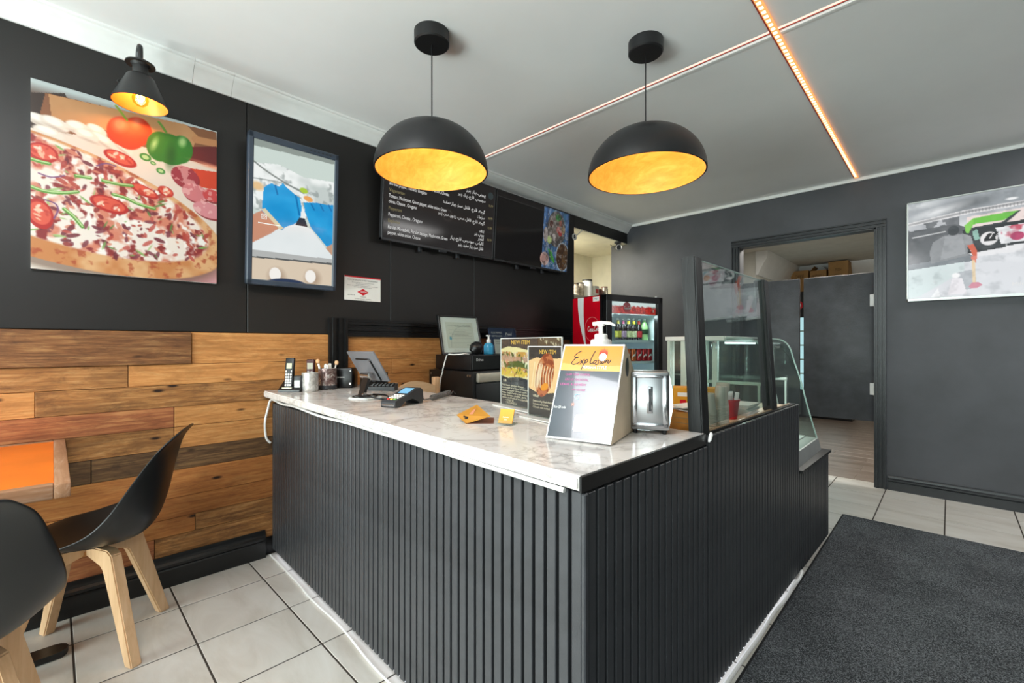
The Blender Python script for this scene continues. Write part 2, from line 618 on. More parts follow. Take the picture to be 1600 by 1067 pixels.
# ------------------------------------------------------------------ flat prints
class Canvas:
    """colours of a flat print, painted on a grid; u to the right, v downwards, both 0..1"""

    def __init__(self, w, h, nx, ny, base):
        self.w, self.h, self.nx, self.ny = w, h, nx, ny
        self.asp = w / h
        u, v = np.meshgrid(np.linspace(0, 1, nx), np.linspace(0, 1, ny))
        self.X, self.Y = u * self.asp, v
        self.C = np.zeros((ny, nx, 3))
        self.C[:] = hx(base)
        self.px = 1.0 / ny

    def mix(self, a, col):
        c = np.array(hx(col)) if isinstance(col, str) else col
        self.C = self.C * (1 - a[..., None]) + c * a[..., None]

    def noise(self, s, seed, oct=3):
        rng = np.random.RandomState(seed)
        out = np.zeros_like(self.X)
        amp, tot = 1.0, 0
        for k in range(oct):
            n = 64
            g = rng.rand(n, n)
            x, y = (self.X * s * 2 ** k) % (n - 1), (self.Y * s * 2 ** k) % (n - 1)
            i, j = x.astype(int), y.astype(int)
            fx, fy = x - i, y - j
            fx, fy = fx * fx * (3 - 2 * fx), fy * fy * (3 - 2 * fy)
            i1, j1 = (i + 1) % n, (j + 1) % n
            out += amp * ((g[j, i] * (1 - fx) + g[j, i1] * fx) * (1 - fy) + (g[j1, i] * (1 - fx) + g[j1, i1] * fx) * fy)
            tot += amp
            amp *= 0.55
        return out / tot

    def ellm(self, p, rx, ry, rot=0.0, soft=0.0):
        cx, cy = p[0] * self.asp, p[1]
        c, s = math.cos(rot), math.sin(rot)
        dx, dy = self.X - cx, self.Y - cy
        a, b = dx * c + dy * s, -dx * s + dy * c
        d = (np.sqrt((a / rx) ** 2 + (b / ry) ** 2) - 1) * min(rx, ry)
        w = max(self.px, soft)
        return np.clip(0.5 - d / w, 0, 1)

    def ell(self, p, rx, ry, col, rot=0.0, soft=0.0, a=1.0):
        self.mix(self.ellm(p, rx, ry, rot, soft) * a, col)

    def polym(self, pts):
        X, Y = self.X, self.Y
        m = np.zeros(X.shape, bool)
        P = [(p[0] * self.asp, p[1]) for p in pts]
        for (x0, y0), (x1, y1) in zip(P, P[1:] + P[:1]):
            if abs(y1 - y0) < 1e-9: continue
            c = ((y0 > Y) != (y1 > Y)) & (X < (x1 - x0) * (Y - y0) / (y1 - y0) + x0)
            m ^= c
        return m.astype(float)

    def pol(self, pts, col, a=1.0):
        self.mix(self.polym(pts) * a, col)

    def line(self, pts, w, col, a=1.0, sm=0):
        P = [Vector((p[0] * self.asp, p[1], 0)) for p in pts]
        if sm: P = crom(P, sm)
        best = np.full(self.X.shape, 9.0)
        for p, q in zip(P, P[1:]):
            dx, dy = q.x - p.x, q.y - p.y
            L = dx * dx + dy * dy + 1e-12
            t = np.clip(((self.X - p.x) * dx + (self.Y - p.y) * dy) / L, 0, 1)
            best = np.minimum(best, np.hypot(self.X - p.x - t * dx, self.Y - p.y - t * dy))
        self.mix(np.clip(0.5 - (best - w / 2) / self.px, 0, 1) * a, col)

    def speck(self, mask, n, cols, r0, r1, seed, elong=1.0):
        rng = np.random.RandomState(seed)
        ys, xs = np.nonzero(mask > 0.5)
        for k in range(n):
            i = rng.randint(len(xs))
            p = (xs[i] / (self.nx - 1), ys[i] / (self.ny - 1))
            r = r0 + (r1 - r0) * rng.rand()
            self.ell(p, r * (1 + elong * rng.rand()), r * 0.7, cols[rng.randint(len(cols))], rng.rand() * 3.1, a=0.85)

    def build(self, name, m, parent, O, Rv, Uv, ink=1.0):
        """O: top-left corner; Rv, Uv: unit vectors right and up"""
        O, Rv, Uv = Vector(O), Vector(Rv), Vector(Uv)
        nx, ny = self.nx, self.ny
        u, v = self.X / self.asp, self.Y
        co = (np.array(O)[None, None] + u[..., None] * self.w * np.array(Rv) - v[..., None] * self.h * np.array(Uv)).reshape(-1, 3)
        i = np.arange(nx * ny).reshape(ny, nx)
        f = np.stack([i[:-1, :-1], i[1:, :-1], i[1:, 1:], i[:-1, 1:]], -1).reshape(-1, 4)
        me = bpy.data.meshes.new(name)
        me.vertices.add(len(co))
        me.vertices.foreach_set('co', co.ravel())
        me.loops.add(f.size)
        me.loops.foreach_set('vertex_index', f.ravel().astype(np.int32))
        me.polygons.add(len(f))
        me.polygons.foreach_set('loop_start', np.arange(0, f.size, 4, dtype=np.int32))
        me.update(calc_edges=True)
        c = np.clip(self.C, 0, 1).reshape(-1, 3)
        c = ink * np.where(c <= 0.04045, c / 12.92, ((c + 0.055) / 1.055) ** 2.4)
        a = me.color_attributes.new('Col', 'FLOAT_COLOR', 'POINT')
        a.data.foreach_set('color', np.concatenate([c, np.ones((len(c), 1))], 1).ravel().astype(np.float32))
        me.materials.append(m)
        o = bpy.data.objects.new(name, me)
        COL.objects.link(o)
        o.parent = parent
        return o


_dg = None


def lettering(name, m, parent, O, Rv, Uv, w, h, lines, off=0.0006):
    """lines: (text, u, v, size as a share of h, align, max width share or None); one mesh of flat letters"""
    O, Rv, Uv = Vector(O), Vector(Rv), Vector(Uv)
    N = Rv.cross(Uv)
    bm = bmesh.new()
    for ln in lines:
        s, u, v, size, al = ln[:5]
        mw = ln[5] if len(ln) > 5 else None
        shear = ln[6] if len(ln) > 6 else 0.0
        c = bpy.data.curves.new('letters', 'FONT')
        c.body, c.size, c.align_x, c.resolution_u = s, size * h, al, 2
        c.shear = shear
        o = bpy.data.objects.new('letters', c)
        COL.objects.link(o)
        bpy.context.view_layer.update()
        me = bpy.data.meshes.new_from_object(o.evaluated_get(bpy.context.evaluated_depsgraph_get()))
        bpy.data.objects.remove(o)
        bpy.data.curves.remove(c)
        xs = [q.co.x for q in me.vertices]
        k = 1.0
        if mw and xs:
            wd_ = max(xs) - min(xs)
            k = mw * w / wd_ if wd_ > 0 else 1.0
        base = O + Rv * (u * w) - Uv * (v * h) + N * off
        M4 = Matrix(((Rv.x * k, Uv.x, N.x, base.x), (Rv.y * k, Uv.y, N.y, base.y), (Rv.z * k, Uv.z, N.z, base.z), (0, 0, 0, 1)))
        me.transform(M4)
        bm.from_mesh(me)
        bpy.data.meshes.remove(me)
    me = bpy.data.meshes.new(name)
    bm.to_mesh(me)
    bm.free()
    me.materials.append(m)
    o = bpy.data.objects.new(name, me)
    COL.objects.link(o)
    o.parent = parent
    o['kind'] = 'stuff'      # letters too small to pick apart
    return o


def counter_z(x):
    """the marble top falls a little from the wall to its free corner"""
    return 0.885 + (-0.58 - x) * 0.0153

# ================================================================== THE ROOM
XL, YB, ZC = -2.73, 4.745, 2.578

# floor -------------------------------------------------------------
fl = MB().box(-2.95, -2.6, -0.06, 2.3, 4.885, -0.0016).build('floor', K['grout'], None, smooth=False)
struct(fl)
TX, TY, G = 0.3475, 0.3415, 0.0034
full = MB().box(-TX / 2 + G, -TY / 2 + G, -0.02, TX / 2 - G, TY / 2 - G, 0.0, 0.0012, 1)
full_o = None
for i in range(-1, 13):
    for j in range(-4, 15):
        x0, x1 = -2.457 + i * TX, -2.457 + (i + 1) * TX
        y0, y1 = 0.055 + j * TY, 0.055 + (j + 1) * TY
        if x1 < -0.8 and y0 > 1.0: continue
        if x0 > -0.46 and x1 < 0.95 and y0 > -0.95 and y1 < 3.78: continue
        if x0 > 1.4: continue
        if x0 < XL or y1 > 4.885:
            o = MB().box(max(x0, XL) + G, y0 + G, -0.02, x1 - G, min(y1, 4.885) - G, 0.0, 0.0012, 1).build('tile', K['tile'], fl)
            continue
        if full_o is None:
            full_o = full.build('tile', K['tile'], fl)
            o = full_o
        else:
            o = full_o.copy()
            COL.objects.link(o)
        o.location = ((x0 + x1) / 2, (y0 + y1) / 2, random.uniform(-0.0003, 0.0003))

# back room floor: brown plank tiles
fb = struct(MB().box(-3.0, 4.885, -0.06, 0.6, 9.3, -0.002).build('floor_back', K['brown_tile'], None, smooth=False))
proto = MB().box(-0.298, -0.098, -0.02, 0.298, 0.098, 0.0, 0.002, 1).build('tile', K['brown_tile'], fb)
first = True
for j in range(18):
    for i in range(4):
        o = proto if first else proto.copy()
        if not first: COL.objects.link(o)
        first = False
        o.location = (-2.1 + i * 0.6 + (0.3 if j % 2 else 0.0), 4.99 + j * 0.2, 0)

# ceiling -----------------------------------------------------------
ce = MB()
ce.box(-2.95, -2.6, ZC, 2.3, 2.245, ZC + 0.06)
ce.box(-2.95, 2.302, ZC, 2.3, 4.9, ZC + 0.06)
ce.box(-2.95, 2.245, ZC + 0.012, 2.3, 2.302, ZC + 0.06)
struct(ce.build('ceiling', K['ceiling'], None, smooth=False))
struct(MB().box(-3.0, 4.9, 2.5, 0.6, 9.3, 2.56).build('ceiling_back', K['grey_wall'], None, smooth=False))
struct(MB().box(-3.7, 3.3, 2.40, -2.94, 5.4, 2.46).build('ceiling_kitchen', K['cream'], None, smooth=False))

# left wall: backing, black panels above, reclaimed boards below ------
wl = MB()
wl.box(-2.93, -2.6, 0, XL - 0.012, 3.70, ZC + 0.02)
wl.box(-2.93, 3.70, 2.367, XL - 0.012, 4.745, ZC + 0.02)
wl = struct(wl.build('wall_left', K['black_wall'], None, smooth=False))
for a, b in ((-2.4, -0.48), (-0.48, 0.738), (0.738, 1.609), (1.609, 2.36), (2.36, 3.70)):
    bx('panel', K['black_panel'], wl, XL - 0.012, a + 0.0015, 1.238, XL, b - 0.0015, ZC, 0.002, 1)
bx('header_panel', K['black_panel'], wl, XL - 0.012, 3.70, 2.367, XL, 4.745, ZC, 0.002, 1)
bx('soffit', K['cream'], wl, -2.93, 3.70, 2.359, XL, 4.745, 2.367)

W = {
    'or': wood('board_orange', [(0.25, '#8c5a30'), (0.5, '#bd824a'), (0.75, '#d3a268')], blotch=0.42, dark='#63401f'),
    'o2': wood('board_amber', [(0.25, '#7a4724'), (0.5, '#a86b38'), (0.75, '#c08a50')], blotch=0.35, dark='#54301a'),
    'rd': wood('board_reddish', [(0.25, '#6c3a24'), (0.5, '#9c5f3b'), (0.75, '#bd8655')], blotch=0.4, dark='#4a2417'),
    'mx': wood('board_mixed', [(0.25, '#5f3d24'), (0.5, '#99683a'), (0.75, '#c39460')], blotch=0.62, dark='#3b2618'),
    'dk': wood('board_brown', [(0.25, '#432917'), (0.5, '#79502f'), (0.75, '#a87e50')], blotch=0.5, dark='#33211a'),
    'bk': wood('board_dark', [(0.25, '#33241a'), (0.5, '#5e442c'), (0.75, '#8b6a43')], blotch=0.6, dark='#231a14'),
}
rows = [
    (1.077, 1.236, [(-1.5, 0.486, 'dk', 0.010), (0.486, 1.20, 'or', 0), (1.20, 2.42, 'or', 0), (2.42, 3.62, 'rd', 0)]),
    (0.975, 1.077, [(-1.5, 0.245, 'mx', 0), (0.245, 1.62, 'or', 0), (1.62, 2.9, 'or', 0), (2.9, 3.62, 'mx', 0)]),
    (0.867, 0.975, [(-1.5, -0.051, 'or', 0), (-0.051, 0.98, 'mx', 0), (0.98, 2.1, 'or', 0), (2.1, 3.62, 'o2', 0)]),
    (0.767, 0.867, [(-1.5, 0.417, 'rd', 0), (0.417, 1.5, 'or', 0)]),
    (0.660, 0.767, [(-1.5, -0.35, 'or', 0), (-0.35, 0.417, 'mx', 0), (0.417, 1.5, 'or', 0)]),
    (0.556, 0.660, [(-1.5, 0.12, 'bk', 0), (0.12, 1.5, 'bk', 0)]),
    (0.421, 0.556, [(-1.5, 0.30, 'o2', 0), (0.30, 1.5, 'o2', 0)]),
    (0.322, 0.421, [(-1.5, -0.2, 'o2', 0), (-0.2, 1.5, 'o2', 0)]),
    (0.238, 0.322, [(-1.5, 0.503, 'o2', 0), (0.503, 1.5, 'mx', 0)]),
    (0.100, 0.238, [(-1.5, 0.341, 'rd', 0), (0.341, 1.5, 'mx', 0)]),
]
for z0, z1, segs in rows:
    for a, b, k, pr in segs:
        o = MB().box(-0.012, -(b - a) / 2 + 0.001, -(z1 - z0) / 2 + 0.0008, 0.006 + pr + random.uniform(0, 0.003), (b - a) / 2 - 0.001, (z1 - z0) / 2 - 0.0008, 0.0015, 1).build('plank', W[k], wl)
        o.location = (XL, (a + b) / 2, (z0 + z1) / 2)

# black moulded frame on the left wall: one upright and one long rail
def casing(name, m, p0, p1, wide, out, up, parent=None, steps=(0.0, 0.018, 0.012, 0.02, 0.012, 0.022)):
    """stepped moulding from p0 to p1, profile of several flutes across its width along vector `wide`"""
    mb = MB()
    p0, p1, wide, out = Vector(p0), Vector(p1), Vector(wide), Vector(out)
    n = len(steps)
    prof = [p0]
    for i, s in enumerate(steps):
        prof.append(p0 + wide * (i / n + 0.06 / n) + out * s)
        prof.append(p0 + wide * ((i + 0.94) / n) + out * s)
    prof.append(p0 + wide)
    mb.prism(prof, p1 - p0)
    return mb.build(name, m, parent, smooth=False)


fr = struct(thing('trim_2', None, None))
casing('upright', K['black_trim'], (XL, 1.178, 0.75), (XL, 1.178, 1.338), (0, 0.118, 0), (1, 0, 0), 0, fr, (0.022, 0.03, 0.016, 0.026, 0.018, 0.03))
casing('rail', K['black_trim'], (XL, 1.296, 1.338), (XL, 3.66, 1.338), (0, 0, -0.115), (1, 0, 0), 0, fr, (0.022, 0.03, 0.016, 0.026, 0.018, 0.03))

# crown along the left ceiling edge, white strip along the back one
prof = [(0, 2.485), (0.010, 2.485), (0.013, 2.497), (0.022, 2.505), (0.034, 2.528), (0.052, 2.548), (0.066, 2.556), (0.068, 2.566), (0.080, 2.568), (0.082, ZC), (0, ZC)]
cr = struct(thing('trim_1', None, None))
ys = [-2.4, -1.1, 0.49, 0.66, 2.2, 3.72, 4.745]
for a, b in zip(ys, ys[1:]):
    MB().prism([(XL + dx, a + 0.0008, z) for dx, z in prof], (0, b - a - 0.0016, 0)).build('crown_piece', K['white_trim'], cr, ang=50)
struct(MB().box(XL + 0.07, YB - 0.022, 2.548, 2.2, YB, ZC, 0.006).build('trim_3', K['white_trim'], None))

# baseboards
def baseboard(name, m, p0, p1, out, h, parent=None):
    out = Vector(out)
    pr = [(0, 0), (0.020, 0), (0.020, h * 0.56), (0.016, h * 0.60), (0.024, h * 0.66), (0.024, h * 0.74), (0.013, h * 0.80), (0.013, h * 0.86), (0.010, h * 0.94), (0.006, h), (0, h)]
    p0 = Vector(p0)
    return struct(MB().prism([p0 + out * d + Vector((0, 0, z)) for d, z in pr], Vector(p1) - p0).build(name, m, parent, ang=25))


baseboard('baseboard_left', K['black_trim'], (XL + 0.012, -2.4, 0), (XL + 0.012, 0.822, 0), (1, 0, 0), 0.148)
baseboard('baseboard_back', K['char_trim'], (-0.36, YB, 0), (2.2, YB, 0), (0, -1, 0), 0.117)

# back wall with its doorway --------------------------------------------
DX0, DX1, DZ = -1.495, -0.437, 2.135
wb = MB()
wb.box(-2.947, YB, 0, DX0, YB + 0.14, ZC + 0.02)
wb.box(DX1, YB, 0, 2.3, YB + 0.14, ZC + 0.02)
wb.box(DX0, YB, DZ, DX1, YB + 0.14, ZC + 0.02)
struct(wb.build('wall_back', K['char_wall'], None, smooth=False))
cs = struct(thing('trim_4', None, None))
st = (0.018, 0.026, 0.013, 0.022, 0.014, 0.028)
casing('jamb_casing', K['char_trim'], (DX1 - 0.012, YB, 0), (DX1 - 0.012, YB, DZ), (0.078, 0, 0), (0, -1, 0), 0, cs, st)
casing('jamb_casing', K['char_trim'], (DX0 + 0.012, YB, 0), (DX0 + 0.012, YB, DZ), (-0.078, 0, 0), (0, -1, 0), 0, cs, st)
casing('head_casing', K['char_trim'], (DX0 - 0.066, YB, DZ - 0.012), (DX1 + 0.066, YB, DZ - 0.012), (0, 0, 0.078), (0, -1, 0), 0, cs, st)

# walls out of frame and behind: street front with windows, right wall
wr = struct(MB().box(2.2, -2.6, 0, 2.3, 4.745, ZC + 0.02).build('wall_right', K['black_wall'], None, smooth=False))
wf = MB()
wf.box(-2.93, -2.46, 0, 2.3, -2.40, 0.35)
wf.box(-2.93, -2.46, 2.45, 2.3, -2.40, ZC + 0.02)
for x in (-2.93, -0.2, 2.1):
    wf.box(x, -2.46, 0.35, x + (0.43 if x < -2 else 0.3), -2.40, 2.45)
struct(wf.build('wall_front', K['char_wall'], None, smooth=False))
for k, (a, b) in enumerate(((-2.5, -0.2), (0.1, 2.1))):
    w = struct(thing('window_%d' % (k + 1), None, None))
    m = MB()
    for q in ((a, 0.35, a + 0.04, 2.45), (b - 0.04, 0.35, b, 2.45), (a, 0.35, b, 0.39), (a, 2.41, b, 2.45)):
        m.box(q[0], -2.45, q[1], q[2], -2.41, q[3])
    m.build('frame', K['alu'], w)
    MB().box(a + 0.04, -2.434, 0.39, b - 0.04, -2.428, 2.41).build('pane', K['glass'], w)

# unseen panels added on the ceilings to house the area lights
K['added_panel_glow'] = emit_mat('added_ceiling_glow', '#ffffff', 3.0)  # glow of the added panels
for k, (x, y, z, w, d) in enumerate(((-0.80, -0.62, ZC, 0.9, 0.95), (1.05, 4.05, ZC, 0.6, 0.9), (-0.9, 5.6, 2.5, 0.6, 0.6), (-3.27, 3.72, 2.40, 0.4, 0.4))):
    pl = struct(thing('trim_%d' % (k + 7), None, None))  # added light fixture, not a moulding
    m = MB()
    for q in ((-w / 2 - .02, -d / 2 - .02, w / 2 + .02, -d / 2), (-w / 2 - .02, d / 2, w / 2 + .02, d / 2 + .02), (-w / 2 - .02, -d / 2, -w / 2, d / 2), (w / 2, -d / 2, w / 2 + .02, d / 2)):
        m.box(x + q[0], y + q[1], z - 0.02, x + q[2], y + q[3], z)
    m.build('added_panel_frame', K['white_trim'], pl, smooth=False)
    bx('diffuser', K['added_panel_glow'], pl, x - w / 2, y - d / 2, z - 0.012, x + w / 2, y + d / 2, z)

# kitchen niche and back room shells
struct(MB().box(-3.66, 3.3, 0, -3.60, 5.4, 2.46).build('wall_kitchen', K['cream'], None, smooth=False))
struct(MB().box(-3.66, 5.30, 0, -2.72, 5.36, 2.5).build('wall_kitchen_end', K['cream'], None, smooth=False))
struct(MB().box(-3.66, 3.25, 0, -2.93, 3.31, 2.46).build('wall_kitchen_near', K['cream'], None, smooth=False))
struct(MB().box(-3.66, 3.3, -0.06, -2.93, 5.4, 0).build('floor_kitchen', K['tile'], None, smooth=False))
struct(MB().box(-2.78, 5.36, 0, -2.72, 9.3, 2.56).box(-2.72, 7.0, 0, -1.98, 9.3, 2.5).build('wall_backroom_left', K['grey_wall'], None, smooth=False))
struct(MB().box(0.5, 4.885, 0, 0.56, 9.3, 2.56).build('wall_backroom_right', K['grey_wall'], None, smooth=False))
struct(MB().box(-2.78, 9.0, 0, 0.56, 9.06, 2.56).build('wall_backroom_end', K['grey_wall'], None, smooth=False))
pr = [(0, 2.22), (0.02, 2.22), (0.05, 2.30), (0.12, 2.40), (0.16, 2.44), (0.17, 2.5), (0, 2.5)]
struct(MB().prism([(-1.98 + a, 6.99, z) for a, z in [(0, 2.17), (0.03, 2.17), (0.05, 2.22), (0.11, 2.34), (0.15, 2.40), (0.16, 2.5), (0, 2.5)]], (0, 2.0, 0)).build('trim_5', K['white_trim'], None, ang=50))
struct(MB().prism([(-1.98, 9.0 - a, z) for a, z in pr], (2.46, 0, 0)).build('trim_6', K['white_trim'], None, ang=50))

# half-height swing doors in the doorway
K['leaf'] = mat('swing_door_paint', '#434448', 0.42, var=0.14, vscale=9, bmp=0.25, bscale=70)
def swing(name, x0, x1, hinge_right):
    d = struct(thing(name, None, None))
    bx('leaf', K['leaf'], d, x0, 4.845, 0.525, x1, 4.88, 1.786, 0.004)
    if hinge_right:
        for z in (0.80, 1.55):
            m = MB()
            m.cyl((x1 + 0.003, 4.838, z - 0.055), (x1 + 0.003, 4.838, z + 0.055), 0.012, n=12)
            m.box(x1 - 0.035, 4.839, z - 0.05, x1 + 0.003, 4.8445, z + 0.05, 0.002, 1)
            m.build('hinge', K['plastic_white'], d)
    return d


swing('door_1', -0.968, -0.452, True)
swing('door_2', -1.488, -1.000, False)

# ================================================================== ON THE LEFT WALL
Xv, Yv, Zv = Vector((1, 0, 0)), Vector((0, 1, 0)), Vector((0, 0, 1))

def PZ(x, y):
    """layout grid of the pizza picture: sketch coordinates to shares of its width and height"""
    d = -0.00065112 * x + -0.00000907 * y + 1.00000000
    return ((0.00267618 * x + -0.00000907 * y + -0.12462823) / d, (-0.00087754 * x + 0.00327388 * y + -0.37453887) / d)


PZ2 = PZ


# pizza picture --------------------------------------------------------
pic = thing('pizza_picture', 'large unframed pizza picture with peppers and salami on black wall', 'picture', (XL, 0.265, 1.88))
bx('panel', K['white_print'], pic, 0.0, -0.328, -0.392, 0.02, 0.328, 0.392, 0.001, 1)
c = Canvas(0.656, 0.784, 250, 300, '#4a2c20')
nz, n2 = c.noise(9, 1), c.noise(30, 2)
c.mix(np.clip((0.10 - c.Y) * 12, 0, 1), '#c9d3d3')
c.pol([PZ(48,150), PZ(100,150), PZ(120,190), PZ(48,215)], '#3a2a22')
c.pol([PZ(70,150), PZ(338,206), PZ(338,300), PZ(48,250), PZ(60,190)], '#8d5a3a')
c.pol([PZ(75,152), PZ(290,195), PZ(308,212), PZ(300,232), PZ(80,190)], '#c48a58')
c.mix(c.polym([PZ(75,152), PZ(290,195), PZ(308,212), PZ(300,232), PZ(80,190)]) * nz * 0.5, '#e6b684')
c.line([PZ(305,218), PZ(338,224)], 0.045, '#c98c5c')
c.pol([PZ(280,230), PZ(338,228), PZ(338,260), PZ(280,262)], '#6b2424')
# white stone board
board = c.polym([PZ(47,205), PZ(200,225), PZ(338,262), PZ(338,385), PZ(235,438), PZ(48,424)])
c.mix(board, '#e7ddd2')
c.mix(board * nz * 0.35, '#cfc2b6')
c.pol([PZ(236,437), PZ(338,384), PZ(338,392), PZ(262,437)], '#a79a94')
c.pol([PZ(258,437), PZ(338,393), PZ(338,442), PZ(240,440)], '#d19a9e')
# garlic, mushrooms
for x, y, rx, ry, rot in ((60,192,.05,.03,.3), (85,198,.06,.035,.3), (120,203,.05,.035,.1), (150,207,.045,.03,.4), (160,222,.06,.03,.5), (190,232,.055,.032,.7), (135,215,.05,.03,.2), (75,212,.06,.03,.2)):
    c.ell(PZ2(x, y), rx, ry, '#e9e0d6', rot, 0.006)
    c.ell(PZ2(x - 3, y - 4), rx * 0.6, ry * 0.5, '#fbf6ee', rot, 0.006)
    c.ell(PZ2(x + 3, y + 8), rx * 0.8, ry * 0.25, '#b9a99c', rot, 0.01, 0.7)
# red pepper, green pepper
for x, y, rx, ry in ((188,207,.062,.085), (214,207,.066,.085), (200,212,.075,.09)):
    c.ell(PZ2(x, y), rx, ry, '#d23a1c', 0.2, 0.006)
c.ell(PZ2(186,196), .03, .045, '#f0866a', 0.3, 0.03, 0.8)
c.ell(PZ2(212,193), .02, .03, '#ee8f78', 0.3, 0.03, 0.7)
c.line([PZ(197,190), PZ(188,178), PZ(180,168)], 0.012, '#8fa83a', sm=4)
for x, y, rx, ry in ((249,230,.065,.092), (282,234,.06,.088), (265,234,.09,.095)):
    c.ell(PZ2(x, y), rx, ry, '#2f7a25', 0.15, 0.006)
c.ell(PZ2(266,244), .022, .07, '#1c5418', 0.1, 0.03, 0.7)
c.ell(PZ2(240,226), .012, .035, '#bfe3a8', 0.3, 0.02, 0.8)
c.ell(PZ2(284,222), .018, .03, '#b6df9f', 0.2, 0.02, 0.8)
c.line([PZ(258,207), PZ(252,198), PZ(247,192)], 0.014, '#6f9c3a', sm=4)
for x, y, r in ((226,247,.028), (238,256,.014), (250,268,.022)):
    c.ell(PZ2(x, y), r, r * .8, '#3f8a34', 0.2)
    c.ell(PZ2(x, y), r * .6, r * .45, '#b9d89a', 0.2)
# salami
c.pol([PZ(290,262), PZ(338,268), PZ(338,296), PZ(300,290)], '#d2462a')
c.ell(PZ2(338,262), .1, .012, '#f0a07e', 0.1, 0.02)
for x, y, rx, ry, k in ((288,276,.072,.065,'#9c3440'), (304,301,.07,.055,'#cf7a80'), (330,305,.05,.04,'#c9474a'), (325,328,.085,.05,'#d98e96')):
    c.ell(PZ2(x + 2, y + 3), rx, ry, '#8e2f36', 0.2)
    e = c.ellm(PZ2(x, y), rx, ry, 0.2)
    c.mix(e, k)
    c.mix(e * (n2 > 0.56) * 0.55, '#f0c8c4')
# pizza
crust = c.ellm(PZ2(88,318), .80, .325, 0.26, 0.006)
und = c.ellm(PZ2(88,330), .80, .325, 0.26, 0.03)
c.mix(und * 0.6, '#6b5142')
c.mix(crust, '#c98550')
c.mix(crust * np.clip((nz - 0.42) * 4, 0, 1), '#e0b07e')
c.mix(crust * np.clip((n2 - 0.55) * 6, 0, 1) * 0.7, '#a6442a')
inner = c.ellm(PZ2(92,306), .70, .265, 0.27, 0.012)
c.mix(inner, '#efe4da')
c.mix(inner * np.clip((c.noise(14, 5) - 0.5) * 6, 0, 1) * 0.8, '#cf6b4e')
c.mix(inner * np.clip((c.noise(22, 6) - 0.56) * 9, 0, 1), '#8e2f2f')
c.mix(inner * np.clip((c.noise(18, 9) - 0.6) * 9, 0, 1), '#f7f2ec')
c.speck(inner, 240, ['#8c2a28', '#a83b32', '#6d2530', '#c0544a', '#b34436', '#7d3a46', '#d88a70'], .005, .017, 3)
c.speck(inner, 45, ['#7fae5c', '#a3c27b', '#5d8a45'], .004, .010, 4, 3.0)
for x, y, rx, ry, rot in ((187,250,.075,.038,.3), (66,243,.06,.05,.2), (225,300,.07,.03,.4), (170,322,.085,.045,.25), (62,338,.05,.08,-.2), (258,300,.04,.03,.4)):
    c.ell(PZ2(x, y), rx, ry, '#b7251f', rot)
    c.ell(PZ2(x, y - 1), rx * .82, ry * .75, '#de5a45', rot)
    c.speck(c.ellm(PZ2(x, y), rx * .7, ry * .6, rot), 9, ['#f2c3a5', '#c23a2c', '#f5e2cf'], .006, .012, int(x))
for pts in (((176,306), (195,311), (215,320), (240,327)), ((100,330), (115,342), (128,357)), ((48,296), (70,303), (95,305), (120,303)), ((160,285), (185,290), (205,292)), ((48,253), (62,257), (76,260)), ((118,278), (140,281))):
    c.line([PZ2(x, y) for x, y in pts], 0.018, '#5f9a3c', sm=5)
    c.line([PZ2(x, y - 1) for x, y in pts], 0.006, '#c6e0a4', sm=5)
for pts in (((70,316), (86,322), (90,332), (84,345)), ((60,275), (80,281), (100,278)), ((150,262), (165,258), (180,262))):
    c.line([PZ2(x, y) for x, y in pts], 0.007, '#7b4a7c', sm=5)
c.build('print', K['print'], pic, (0.0205, -0.328, 0.392), Yv, Zv, 0.72)

# portrait monitor -----------------------------------------------------
mo = thing('wall_monitor', 'portrait monitor in slate bezel showing blue gloved hands', 'monitor', (XL + 0.095, 0.952, 1.895))
mo.rotation_euler = (0, R(3.5), R(-2))
MW, MH = 0.475, 0.80
m = MB()
for q in ((-MW / 2, -MH / 2, -MW / 2 + 0.026, MH / 2), (MW / 2 - 0.022, -MH / 2, MW / 2, MH / 2), (-MW / 2, -MH / 2, MW / 2, -MH / 2 + 0.028), (-MW / 2, MH / 2 - 0.034, MW / 2, MH / 2)):
    m.box(-0.03, q[0], q[1], 0.012, q[2], q[3], 0.004, 1)
m.build('bezel', K['bezel_grey'], mo)
bx('housing', K['plastic_black'], mo, -0.045, -MW / 2 + 0.01, -MH / 2 + 0.01, -0.002, MW / 2 - 0.01, MH / 2 - 0.01, 0.01)
bx('wall_bracket', K['plastic_black'], mo, -0.088, -0.1, -0.1, -0.045, 0.1, 0.1, 0.004, 1)
m = MB()
for k in range(6):
    m.box(0.012, 0.07 + k * 0.022, MH / 2 - 0.02, 0.014, 0.08 + k * 0.022, MH / 2 - 0.014)
m.build('buttons', K['plastic_dark'], mo, smooth=False)
c = Canvas(MW - 0.048, MH - 0.062, 130, 230, '#c9d6cf')
nz, n2 = c.noise(6, 11), c.noise(20, 12)
c.pol([(0, 0), (1, 0), (1, .03), (0, .05)], '#8c968f')
foil = c.polym([(0, .17), (.3, .14), (.6, .19), (1, .17), (1, .5), (0, .5)])
c.mix(foil, '#c3ccc9')
c.mix(foil * np.clip((nz - 0.45) * 5, 0, 1), '#eef2f0')
c.mix(foil * np.clip((n2 - 0.6) * 7, 0, 1) * .7, '#8d9794')
c.line([(0, .16), (.15, .21), (.35, .26), (.6, .31)], .012, '#6c7470', .8, 4)
c.line([(0, .28), (.3, .27), (.55, .29)], .008, '#7d8581', .7, 4)
c.ell((.6, .29), .03, .02, '#a9c93c', .2)
c.ell((.66, .345), .035, .02, '#e8a35e', .2)
c.ell((.05, .33), .04, .03, '#e5c08c', .2, .02)
c.pol([(0, .54), (.12, .49), (.36, .6), (.2, .72), (0, .8)], '#c98f74')
c.pol([(.9, .71), (1, .62), (1, .78)], '#c2987d')
